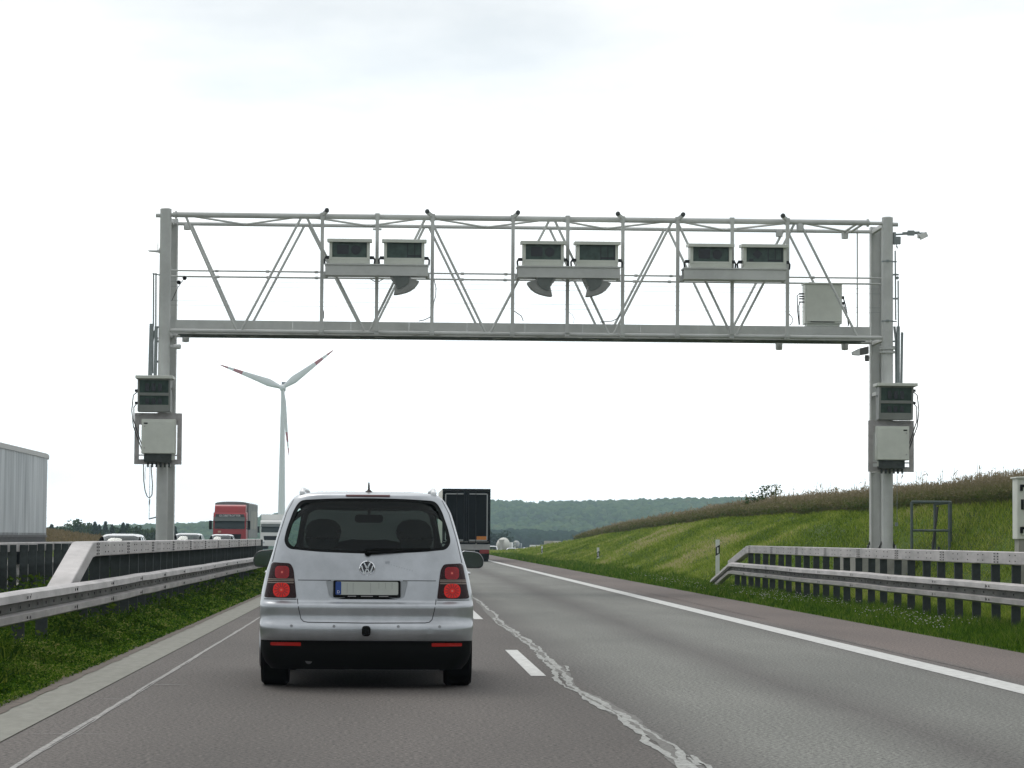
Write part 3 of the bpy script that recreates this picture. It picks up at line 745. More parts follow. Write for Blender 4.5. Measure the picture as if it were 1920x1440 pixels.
# ------------------------------------------------------------------ things mounted on the gantry
def camera_housing(px0, px1, py_top, zbase, kind, label):
    xa_ = P(px0, 480).x; xb_ = P(px1, 480).x; xc = (xa_ + xb_) / 2; w = xb_ - xa_
    zt = P((px0 + px1) / 2, py_top).z
    t = thing('camera_housing', label, 'camera housing', (xc, YF - .42, zbase), group='camera housings on the gantry shelves')
    h = zt - zbase; bw = w - .10
    b = MB(); 
    y0, y1 = -.27, .25
    b.box((0, (y0 + y1) / 2, .05), (bw - .02, y1 - y0, .10))
    b.box((-bw / 2 + .035, y0 + .03, h / 2 + .02), (.07, .06, h - .12)); b.box((bw / 2 - .035, y0 + .03, h / 2 + .02), (.07, .06, h - .12))
    b.box((0, y0 + .03, .125), (bw - .14, .06, .05)); b.box((0, y0 + .03, h - .07), (bw - .14, .06, .06))
    b.box((-bw / 2 + .01, .02, h / 2), (.02, y1 - y0 - .05, h - .1)); b.box((bw / 2 - .01, .02, h / 2), (.02, y1 - y0 - .05, h - .1)); b.box((0, y1 - .01, h / 2), (bw - .04, .02, h - .1))
    b.build('housing_body', WHITE_BOX, t, bevel=.006)
    b = MB(); b.prism([(y0 - .09, h - .115), (y0 - .09, h - .035), (y1 + .03, h), (y1 + .03, h - .07)], -w / 2, w / 2, 'x'); b.build('roof', WHITE_BOX, t, bevel=.006)
    b = MB(); b.box((0, y0 + .045, h / 2 + .03), (bw - .14, .012, h - .22)); wd = b.build('window', BOX_GLASS, t)
    zc = h / 2 + .02
    dk = mat('sensor_black', (0.008, 0.010, 0.016), .3)
    if kind == 'A':
        b = MB(); b.rbox((-.30, y0 + .032, zc - .10), (-.02, y0 + .042, zc + .12), .02, 1); b.build('sensor', dk, wd)
        b = MB(); b.lathe([(.115, -.004), (.115, .004)], (.15, y0 + .036, zc), 'y', 18); b.build('sensor', dk, wd)
    else:
        b = MB()
        for s in (.08, .25, .40): b.box((s, y0 + .036, zc), (.022, .008, h - .24))
        b.box((.24, y0 + .035, zc - .13), (.34, .008, .04)); b.build('sensor', dk, wd)
        if kind == 'C':
            b = MB(); b.box((-.18, y0 + .036, zc + .02), (.17, .008, .17), Matrix.Rotation(R(40), 3, 'Y')); b.box((-.33, y0 + .036, zc - .13), (.1, .008, .07)); b.build('sensor', dk, wd)
    for s in (-1, 1):
        b = MB(); b.box((s * (bw / 2 + .05), 0, .17), (.10, .09, .07)); b.tube([(s * (bw / 2 + .09), 0, .17), (s * (bw / 2 + .12), 0, .12), (s * (bw / 2 + .11), 0, .0)], .022, 8); b.build('cable_plug', CABLE, t)
camera_housing(614.6, 697.7, 451.2, ZSH[0][0], 'A', 'camera housing nearest the left column, left one on the leftmost gantry shelf')
camera_housing(716.2, 799.2, 452.2, ZSH[0][0], 'B', 'camera housing straight above the lone grey hood of the leftmost gantry shelf')
camera_housing(974.0, 1058.0, 455.3, ZSH[1][0], 'A', 'camera housing above the left-facing grey hood on the middle shelf')
camera_housing(1074.0, 1159.0, 456.3, ZSH[1][0], 'B', 'camera housing above the right-facing hood on the middle shelf')
camera_housing(1285.0, 1370.0, 460.3, ZSH[2][0], 'A', 'camera housing with two dark blocks in its window on the shelf without hoods')
camera_housing(1384.0, 1471.0, 461.3, ZSH[2][0], 'C', 'camera housing with a dark tilted square in its window, nearest the equipment cabinet')

def hood(px, py, flip, label):
    "fan shaped hood below a shelf; outline traced in picture pixels relative to its top left corner"
    o = P(px, py); s = 1 / PX
    q = [(0, 0), (37, 0), (39, 5.5), (54.5, 10.5)]
    for a, c in ((51.5, 16), (46, 22.5), (39, 27.5), (31, 31), (22, 33.5), (14, 35), (7.5, 35.2)): q.append((a, c))
    q += [(9.5, 26), (11.5, 17), (8.5, 14.5), (6.5, 10), (3.5, 8)]
    pts = [((54.5 - a if flip else a) * s, -c * s) for a, c in q]
    t = thing('antenna_hood', label, 'hood', (o.x, YF - .42, o.z), group='hoods hanging under the gantry shelves')
    b = MB(); b.prism(pts[:2] + pts[2:], -.20, .20); b.build('hood_shell', mat('hood_grey', (0.27, 0.275, 0.26), .55, 0, .2, 4), t, smooth=20)
    inner = [(5, 0), (34, 0), (36, 7), (37, 10), (33, 16), (27, 21), (20, 24), (14.5, 25), (12.5, 16)]
    b = MB(); b.prism([((54.5 - a if flip else a) * s, -c * s - .003) for a, c in inner], -.225, -.2); b.build('hood_face', mat('hood_face_grey', (0.12, 0.135, 0.125), .5, 0, .2, 5), t, smooth=20)
hood(731, 520.2, False, 'fan shaped grey hood hanging alone under the shelf nearest the left column')
hood(986.5, 523.2, True, 'fan shaped grey hood under the middle shelf with its fan opening to the left')
hood(1088.5, 524, False, 'fan shaped grey hood under the middle shelf with its fan opening to the right')

# equipment cabinet standing on the walkway
p0 = at(1507, 531, 69.0); p1 = at(1576, 610, 69.0)
t = thing('equipment_cabinet', 'square grey equipment cabinet standing on the gantry walkway', 'cabinet', ((p0.x + p1.x) / 2, 69.0, p1.z - .04))
w = p1.x - p0.x; h = p0.z - p1.z + .04
b = MB(); b.rbox((-w / 2, -.25, .06), (w / 2, .25, h - .03), .02, 2); b.box((0, 0, .03), (w - .1, .4, .06)); b.build('cabinet_body', WHITE_BOX, t, bevel=.005)
b = MB(); b.prism([(-.30, h - .04), (-.30, h - .015), (.28, h + .01), (.28, h - .04)], -w / 2 - .02, w / 2 + .02, 'x'); b.build('roof', WHITE_BOX, t)
b = MB(); b.box((0, -.262, h / 2 + .03), (w - .06, .02, h - .16)); b.build('door', WHITE_BOX, t, bevel=.006)
b = MB(); b.box((-.03, -.276, .10), (.60, .01, .016)); b.build('vent_slot', PLASTIC, t)
b = MB()
for z in (.80, .74, .68, .60): b.box((-w / 2 - .06, -.05, z), (.12, .04, .03))
b.tube([(-w / 2 - .1, -.05, .80), (-w / 2 - .17, -.05, .76), (-w / 2 - .16, -.05, .4), (-w / 2 - .12, -.05, .03)], .013, 6)
b.tube([(-w / 2 - .1, -.05, .60), (-w / 2 - .13, -.05, .5), (-w / 2 - .11, -.05, .05)], .013, 6)
for z in (.72, .58): b.box((w / 2 + .04, -.05, z), (.08, .06, .07))
b.tube([(w / 2 + .06, -.05, .72), (w / 2 + .12, -.05, .5), (w / 2 + .17, -.05, .2), (w / 2 + .19, -.05, .03)], .016, 6)
b.tube([(w / 2 + .06, -.05, .58), (w / 2 + .14, -.05, .3), (w / 2 + .22, -.05, .15), (w / 2 + .17, -.05, .02)], .012, 6)
b.build('cable_plug', CABLE, t)

# column stations: detector housing and cabinet on a frame
def station(side, X0, y_roof, frame, cab, hous, roof, label_h, label_c):
    # detector housing with two stacked windows
    f = lambda px, py: P(px, py, YF - .35)
    a = f(hous[0], hous[1]); c = f(hous[2], hous[3]); r_ = f(roof[0], roof[1]); r2 = f(roof[2], roof[3])
    xc = (a.x + c.x) / 2; w = c.x - a.x; h = a.z - c.z
    t = thing('detector_housing', label_h, 'detector housing', (xc, YF - .42, c.z), group='detector housings on the gantry columns')
    dy = .40
    b = MB(); k = h / 3.9
    sl = -.10                                              # the front leans out towards the top
    def fy(z): return -dy / 2 + sl * z / h
    fr = .045
    for (z0, z1) in ((0.0, .16), (h * .40 + .06, h * .40 + .13), (h - .05, h)):
        b.prism([(fy(z0), z0), (fy(z0) + .05, z0), (fy(z1) + .05, z1), (fy(z1), z1)], -w / 2 + fr, w / 2 - fr, 'x')
    for s in (-1, 1):
        xx = s * (w / 2 - fr / 2)
        b.prism([(fy(0), 0), (dy / 2, 0), (dy / 2, h), (fy(h), h)], xx - fr / 2, xx + fr / 2, 'x')
    b.prism([(dy / 2 - .03, 0), (dy / 2, 0), (dy / 2, h), (dy / 2 - .03, h)], -w / 2 + fr, w / 2 - fr, 'x')
    b.build('housing_body', mat('housing_grey', (0.24, 0.25, 0.235), .5, 0, .2, 3), t, bevel=.004)
    b = MB(); b.box(((r_.x + r2.x) / 2 - xc, -.06, h + .02), (r2.x - r_.x, dy + .26, .075)); b.build('roof', WHITE_BOX, t, bevel=.008)
    wz = ((.16, h * .40 + .06), (h * .40 + .13, h - .05))
    for (z0, z1) in wz:
        b = MB(); b.prism([(fy(z0) + .03, z0), (fy(z0) + .04, z0), (fy(z1) + .04, z1), (fy(z1) + .03, z1)], -w / 2 + fr, w / 2 - fr, 'x'); wd = b.build('window', BOX_GLASS, t)
        b = MB()
        for q in range(3): b.box((-.16 + q * .15, fy((z0 + z1) / 2) + .018, (z0 + z1) / 2 - .02), (.09, .012, (z1 - z0) * .6))
        b.build('sensor', mat('sensor_black', (0.008, 0.010, 0.016), .3), wd)
    b = MB(); b.box((side * (w / 2 + .004), .02, h * .70), (.008, .04, .06)); b.build('side_latch', PLASTIC, t)
    # cabinet on its steel frame
    a = f(frame[0], frame[1]); c = f(frame[2], frame[3]); xc = (a.x + c.x) / 2; w = c.x - a.x; h = a.z - c.z
    t = thing('control_cabinet', label_c, 'cabinet', (xc, YF - .30, c.z), group='control cabinets on the gantry columns')
    b = MB(); e = .11
    for s in (-1, 1): b.box((s * (w / 2 - e / 2), 0, h / 2), (e, .06, h))
    b.box((0, 0, .06), (w - 2 * e, .055, .12)); b.box((0, 0, h - .14), (w - 2 * e, .055, .28)); b.box((0, .04, .22), (w - .1, .03, .03)); b.box((0, .12, h * .5), (.3, .16, h * .9))
    b.build('mounting_frame', GALV, t, bevel=.005)
    a2 = f(cab[0], cab[1]); c2 = f(cab[2], cab[3]); cx = (a2.x + c2.x) / 2 - xc; cw = a2.x - c2.x; ch = a2.z - c2.z; cz = (a2.z + c2.z) / 2 - c.z; cw = abs(cw)
    b = MB(); b.rbox((cx - cw / 2, -.33, cz - ch / 2), (cx + cw / 2, -.04, cz + ch / 2 - .0), .015, 1); b.build('cabinet_box', WHITE_BOX, t, bevel=.006)
    b = MB(); b.rbox((cx - cw / 2 + .012, -.352, cz - ch / 2 + .012), (cx + cw / 2 - .012, -.332, cz + ch / 2 - .05), .012, 1); d = b.build('door', WHITE_BOX, t, bevel=.004)
    b = MB(); hx = side * (cw / 2 - .09)
    for z in (-.27, .24): b.lathe([(.016, -.37), (.016, -.35)], (cx - side * (cw / 2 - .075), 0, cz + z), 'y', 10)
    b.build('lock', GALV, d)
    b = MB(); b.box((cx - side * (cw / 2 - .10), -.356, cz + ch / 2 - .10), (.09, .006, .03)); b.build('name_plate', PLASTIC, d)
    b = MB(); b.box((cx - .02, -.16, cz - ch / 2 - .10), (cw - .16, .26, .19))
    for q in range(6): b.lathe([(.025, -.08), (.025, .03)], (cx - .25 + q * .1, -.16, cz - ch / 2 - .24), 'z', 8)
    b.build('cable_tray', mat('tray_dark', (0.05, 0.06, 0.055), .7, 0, .5, 8), t)
    b = MB(); b.box((cx + side * (cw / 2 - .06), -.2, cz - ch / 2 - .09), (.06, .05, .12)); b.build('bracket', WHITE_BOX, t)
    b = MB()
    sx = lambda px: f(px, 0).x - xc
    s = side
    xo = (hous[0] if s > 0 else hous[2])
    for (pts) in ((( -1, 735), (-9, 742), (-12, 770), (-9, 800), (0, 825), (9, 850)), ((-2, 757), (-8, 764), (-8, 790), (0, 815), (7, 835))):
        b.tube([Vector((f(xo + s * dx, y).x - xc, -.25, f(xo, y).z - c.z)) for dx, y in pts], .014, 6)
    for y in (733, 756): b.box((f(xo - s * 3, y).x - xc, -.2, f(xo, y).z - c.z), (.09, .06, .06))
    b.build('cable', CABLE, t)
station(1, XL, 704, (252.5, 774, 340, 871), (267.5, 786.5, 330, 851.5), (260.5, 710, 321, 773), (257, 704, 327, 710), 'detector housing with two stacked windows on the left gantry column', 'off white control cabinet framed in steel on the left gantry column')
station(-1, XRr, 718, (1628.5, 788, 1714, 885), (1640.5, 799.5, 1701, 863.5), (1644, 724, 1708, 788), (1639, 718, 1714.5, 724), 'detector housing with two stacked windows on the right gantry column', 'off white control cabinet framed in steel on the right gantry column')

# surveillance camera on a cantilever arm
o = P(1676, 440); t = thing('surveillance_camera', 'small camera with white hood on a horizontal arm at the right column top', 'camera', (o.x, YF, o.z))
q = lambda px, py: P(px, py) - o
b = MB(); b.tube([q(1674, 440), q(1732, 437)], .022, 8); b.bar(q(1692, 437.5), q(1724, 436), .055); b.box(q(1708, 437), (.16, .09, .12)); b.box(q(1682, 451), (.16, .12, .18)); b.box(q(1677, 447), (.06, .1, .30)); b.tube([q(1680, 455), q(1683, 466), q(1680, 462)], .012, 6); b.build('arm', PIPE, t)
b = MB(); c0 = q(1731, 442); b.box((c0.x, 0, c0.z), (.20, .14, .13), Matrix.Rotation(R(-25), 3, 'Y')); b.tube([q(1722, 438), q(1722, 447)], .03, 8); b.build('camera_body', WHITE_PLASTIC, t, bevel=.01)
# lamp on the right rear column
o = P(1630, 657); t = thing('floodlight', 'wedge shaped white floodlight on the right column under the truss', 'floodlight', (o.x, YF + .5, o.z))
q = lambda px, py: P(px, py) - o
b = MB(); pts = [(1604, 657), (1617, 651), (1617, 664), (1605, 663)]; b.prism([(q(*k).x, q(*k).z) for k in pts], -.12, .12); b.build('lamp_head', WHITE_PLASTIC, t)
b = MB(); pts = [(1617.5, 651), (1634, 647), (1634, 661), (1617.5, 664)]; b.prism([(q(*k).x, q(*k).z) for k in pts], -.11, .11); b.lathe([(.05, -.09), (.06, 0), (.05, .06)], q(1632, 668), 'z', 12); b.build('lamp_housing', mat('lamp_grey', (.10, .10, .095), .5), t)

# ================================================================== safety barriers
WP = [(-.01, .155), (.02, .153), (.080, .128), (.088, .060), (.015, .046), (-.012, .040), (-.012, -.040), (.015, -.046), (.088, -.060), (.080, -.128), (.02, -.153), (-.01, -.155)]
def w_beam(b, path, side, thick=.008):
    # real rails are slightly wavy between their posts
    fine = []
    for p, q in zip(path[:-1], path[1:]):
        n_ = max(1, int(abs(q[1] - p[1]) / 2.0))
        for k in range(n_): fine.append((p[0] + (q[0] - p[0]) * k / n_ + rr_.uniform(-.006, .006), p[1] + (q[1] - p[1]) * k / n_, p[2] + (q[2] - p[2]) * k / n_ + rr_.uniform(-.006, .006)))
    path = fine + [path[-1]]
    "path of centre points (x, y, z); side = +1 faces +x"
    n = len(WP); rows = []
    for (x, y, z) in path:
        rows.append([(x + side * o, y, z + k) for o, k in WP] + [(x + side * (o - thick), y, z + k) for o, k in WP[::-1]])
    vs = [p for r_ in rows for p in r_]; m = 2 * n
    fs = [(i * m + k, i * m + (k + 1) % m, (i + 1) * m + (k + 1) % m, (i + 1) * m + k) for i in range(len(rows) - 1) for k in range(m)]
    fs += [tuple(range(m))[::-1], tuple(range((len(rows) - 1) * m, len(rows) * m))]
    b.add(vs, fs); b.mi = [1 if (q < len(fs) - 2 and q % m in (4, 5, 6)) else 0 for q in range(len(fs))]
TROUGH_STEEL = mat('trough_steel', (0.20, 0.20, 0.185), 0.8, 0, 0.55, 3, stretch=(1, .5, 1), spec=.2)  # darker, mottled steel tone on the trough faces of the W-beam
def box_path(b, path, w, h):
    vs = []
    for (x, y, z) in path: vs += [(x - w / 2, y, z - h / 2), (x + w / 2, y, z - h / 2), (x + w / 2, y, z + h / 2), (x - w / 2, y, z + h / 2)]
    fs = [(i * 4 + k, i * 4 + (k + 1) % 4, i * 4 + 4 + (k + 1) % 4, i * 4 + 4 + k) for i in range(len(path) - 1) for k in range(4)] + [(3, 2, 1, 0), tuple(range(len(path) * 4 - 4, len(path) * 4))]
    b.add(vs, fs)
def barrier(t, xw, side, w_path, xb, b_path, y_posts, splice0, y_max, post_w=.125, post_d=.05, post_dx=.02, bh=.18, bd=.16, ground_z=0.0, posts_shared=None):
    b = MB(); w_beam(b, w_path, side); b.build('w_beam', [GALV, TROUGH_STEEL], t, world=True, smooth=30)
    y0, y1 = w_path[0][1], w_path[-1][1]
    b = MB(); k = splice0
    while k < y_max:
        zc = np.interp(k, [p[1] for p in w_path], [p[2] for p in w_path])
        for dz in (.094, -.094):
            for dy in (-.09, .09): b.box((xw + side * .0865, k + dy, zc + dz), (.006, .028, .026))
        for dz in (.094, -.094): b.box((xw + side * .0862, k + .15, zc + dz), (.004, .007, .062))
        for j in range(6):
            yy = k + j * .667; zc = np.interp(yy, [p[1] for p in w_path], [p[2] for p in w_path])
            b.box((xw + side * .004, yy, zc), (.006, .035, .028))
        k += 4.0
    tag(b.build('bolt_row', PLASTIC, t, world=True, smooth=0), kind='stuff')
    if b_path:
        b = MB(); box_path(b, b_path, bd, bh); b.build('box_beam', GALV, t, world=True, smooth=30, bevel=.012)
        b = MB(); k = splice0; ys = [p[1] for p in b_path]; zs = [p[2] for p in b_path]; flat = [p for p in b_path if abs(p[2] - max(zs)) < .02]
        lo, hi = min(p[1] for p in flat), max(p[1] for p in flat)
        while k < y_max:
            if lo < k < hi:
                xf = xb + side * (bd / 2 + .002); zc = float(np.interp(k, ys, zs))
                for dy in (-.12, .12):
                    for dz in (-.06, -.02, .02, .06): b.box((xf, k + dy, zc + dz), (.006, .05, .022))
                b.box((xf - side * .001, k, zc), (.004, .012, bh - .02))
                for j in (.9, 1.25, 2.0, 2.75, 3.1):
                    for dz in (-.04, .04): b.box((xf, k + j, zc + dz), (.006, .035, .016))
            k += 4.0
        tag(b.build('bolt_row', PLASTIC, t, world=True, smooth=0), kind='stuff')
    proto = None
    for (yy, top) in y_posts:
        xp = xb - side * post_dx
        if proto is None or abs(proto[1] - top) > .02:
            b = MB(); d = post_d; hgt = top + .25
            b.box((0, d / 2 - .003, hgt / 2 - .25), (post_w, .006, hgt)); b.box((-post_w / 2 + .003, d / 2 + .02, hgt / 2 - .25), (.006, .05, hgt)); b.box((post_w / 2 - .003, d / 2 + .02, hgt / 2 - .25), (.006, .05, hgt))
            o = b.build('post', GALV_DARK, t, smooth=0); proto = (o, top)
        else:
            o = proto[0].copy(); COL.objects.link(o); o.parent = t
        o.location = Vector((xp + rr_.uniform(-.008, .008), yy + rr_.uniform(-.03, .03), ground_z + rr_.uniform(-.012, .0))) - Vector(t.location); o.rotation_euler = (0, rr_.uniform(-.012, .012), rr_.uniform(-.06, .06))
# right
xw, xb = 8.60, 8.72
t = thing('guard_rail', 'grey steel barrier with box beam on dense posts along the right verge', 'guard rail', (xw, 50, 0))
wpath = [(xw, 18, .535), (xw, 71.0, .535), (xw, 71.6, .52), (xw + .05, 75.6, .10), (xw + .06, 76.3, .0)]
bpath = [(xb, 18, 1.035), (xb, 68.3, 1.035), (xb, 68.9, 1.02), (xb, 72.6, .63)]
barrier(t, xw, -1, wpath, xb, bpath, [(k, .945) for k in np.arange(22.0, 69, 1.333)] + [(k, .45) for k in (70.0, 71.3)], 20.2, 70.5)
# left, near side of the median
xw, xb = -3.50, -3.73
t = thing('guard_rail', 'grey steel barrier on the left with sloped box beam end, beside the gutter', 'guard rail', (xw, 50, 0))
wpath = [(xw - .30, 16, .54), (xw - .24, 23, .555), (xw - .10, 25.2, .57), (xw, 27.0, .585), (xw, 120, .585)]
bpath = [(xb, 31.6, .54), (xb, 34.35, 1.085), (xb, 34.7, 1.10), (xb, 78.0, 1.10)]
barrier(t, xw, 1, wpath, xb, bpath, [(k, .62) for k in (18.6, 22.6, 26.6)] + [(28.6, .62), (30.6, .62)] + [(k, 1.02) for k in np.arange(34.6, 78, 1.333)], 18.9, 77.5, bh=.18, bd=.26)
# far side of the median, facing the opposite carriageway
xw, xb = -6.95, -6.82
t = thing('guard_rail', 'dark steel barrier across the median facing the oncoming lanes', 'guard rail', (xw, 60, 0))
wpath = [(xw, 30, .55), (xw, 150, .55)]
xb = -6.95; bpath = [(xb, 30, 1.035), (xb, 150, 1.035)]
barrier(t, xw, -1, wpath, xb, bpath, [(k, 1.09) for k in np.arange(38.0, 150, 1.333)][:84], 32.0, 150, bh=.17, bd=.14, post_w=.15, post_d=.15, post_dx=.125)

# ================================================================== delineator posts
def delineator(x, y, z, label, hh):
    t = thing('delineator_post', label, 'marker post', (x, y, z), R(8), 'marker posts beside the right verge')
    b = MB(); sec = [(-.06, -.05), (.06, -.05), (.045, .03), (.0, .06), (-.045, .03)]
    b.prism(sec, -.1, hh - .03, 'z'); o = b
    n = len(sec); b.add([(p[0], p[1], hh - .03) for p in sec] + [(p[0], p[1], hh - .05 + .05 * (.05 - p[1]) / .1 + .02) for p in sec], [tuple(range(n))[::-1], tuple(range(n, 2 * n))] + [(i, (i + 1) % n, n + (i + 1) % n, n + i) for i in range(n)])
    b.build('post_body', WHITE_PLASTIC, t, smooth=20)
    b = MB()
    q = [(p[0] * 1.05, p[1] * 1.05) for p in sec]; z0, z1 = hh - .43, hh - .17
    vs = [(p[0], p[1], z0 + p[0] * .6) for p in q] + [(p[0], p[1], z1 + p[0] * .6) for p in q]
    b.add(vs, [tuple(range(n))[::-1], tuple(range(n, 2 * n))] + [(i, (i + 1) % n, n + (i + 1) % n, n + i) for i in range(n)]); b.build('black_band', mat('band_black', (.012, .012, .014), .5), t, smooth=20)
    b = MB(); b.box((0, -.0545, (z0 + z1) / 2), (.045, .006, .17)); b.build('reflector', mat('reflector_white', (.75, .76, .76), .15), t, smooth=0)
Yd = 84.0; p = at(1345, 1013, Yd); zg = gz(p.x, Yd); delineator(p.x, Yd, zg, 'white marker post standing at the sloped end of the right barrier', p.z - zg)
Yd = 134.0; p = at(1121, 1027.5, Yd); zg = gz(p.x, Yd); delineator(p.x, Yd, zg, 'white marker post alone in the grass midway along the bank', p.z - zg)
Yd = 184.0; p = at(1016, 1024, Yd); zg = gz(p.x, Yd); delineator(p.x, Yd, zg, 'farthest white marker post, small in the grass near the road bend', p.z - zg)

# ================================================================== railing and cabinet on the right bank
Y0 = 65.5; a = at(1709.5, 941, Y0); c = at(1780, 942, Y0); zg = gz(a.x, Y0)
t = thing('pipe_railing', 'galvanised pipe railing on the grass bank right of the gantry column', 'railing', (a.x, Y0, zg))
w = c.x - a.x; h = a.z - zg; hm_ = at(1710, 994.5, Y0).z - zg
r_ = .034; RAILP = mat('dull_pipe', (0.115, 0.145, 0.138), .55, .2, .25, 6)
for (x, y) in ((0, 0), (w, 0), (w + .13, 0.5), (w - .13, 1.1)): b = MB(); b.tube([(x, y, -.3), (x, y, h)], r_, 10); b.build('railing_post', RAILP, t)
b = MB(); b.tube([(0, 0, h), (w, 0, h), (w + .13, .5, h), (w - .13, 1.1, h - .03)], r_, 10); b.build('top_rail', RAILP, t)
b = MB(); b.tube([(0, 0, hm_), (w, 0, hm_), (w + .13, .5, hm_)], .030, 10); b.build('middle_rail', RAILP, t)
b = MB(); b.tube([(w - .12, .8, h - .10), (w - .36, .8, -.2)], .03, 8); b.tube([(w - .05, 1.0, h * .45), (w - .2, 1.0, -.2)], .03, 8); b.build('ladder_stile', mat('dark_pipe', (.05, .052, .05), .6), t)
b = MB()
for k in range(3): b.box((.6, .2 + .3 * k, -.5 + .2 * k), (.8, .3, .04))
b.build('step', PIPE, t)

Y0 = 55.0; a = at(1899.5, 893, Y0); base = gz(a.x + .5, Y0); zc = at(1905, 1011, Y0).z
t = thing('roadside_cabinet', 'tall white roadside cabinet with black hinges on the bank at right edge', 'cabinet', (a.x + .5, Y0, base))
h = a.z - base; hb = zc - base
b = MB(); b.rbox((-.47, -.22, hb), (.47, .22, h - .05), .03, 2); b.build('cabinet_body', mat('cabinet_white', (.66, .67, .61), .5, 0, .12, 2), t, bevel=.01)
b = MB()
n = 10; top = [(-.5, h - .05)] + [(-.5 + 1.0 * k / n, h - .015 + .02 * math.sin(math.pi * k / n)) for k in range(n + 1)] + [(.5, h - .05)]
b.prism(top, -.27, .26); b.build('roof', mat('cabinet_white', (.66, .67, .61)), t, bevel=.008)
b = MB(); b.box((0, 0, hb / 2 - .2), (.86, .38, hb + .4)); b.build('plinth', CONCRETE, t)
b = MB(); b.box((.02, -.228, (hb + h) / 2), (.84, .012, h - hb - .16)); d = b.build('door', mat('cabinet_white', (.66, .67, .61)), t, bevel=.004)
for z in (.83, .16):
    b = MB(); zz = hb + (h - hb) * z; b.box((-.36, -.245, zz + .02), (.10, .03, .05)); b.box((-.39, -.25, zz - .02), (.05, .035, .12)); b.build('hinge', PLASTIC, d)
b = MB(); zz = hb + (h - hb) * .55; b.box((-.38, -.245, zz), (.035, .03, .2)); b.box((-.335, -.245, zz), (.03, .03, .2)); b.build('handle', PLASTIC, d)

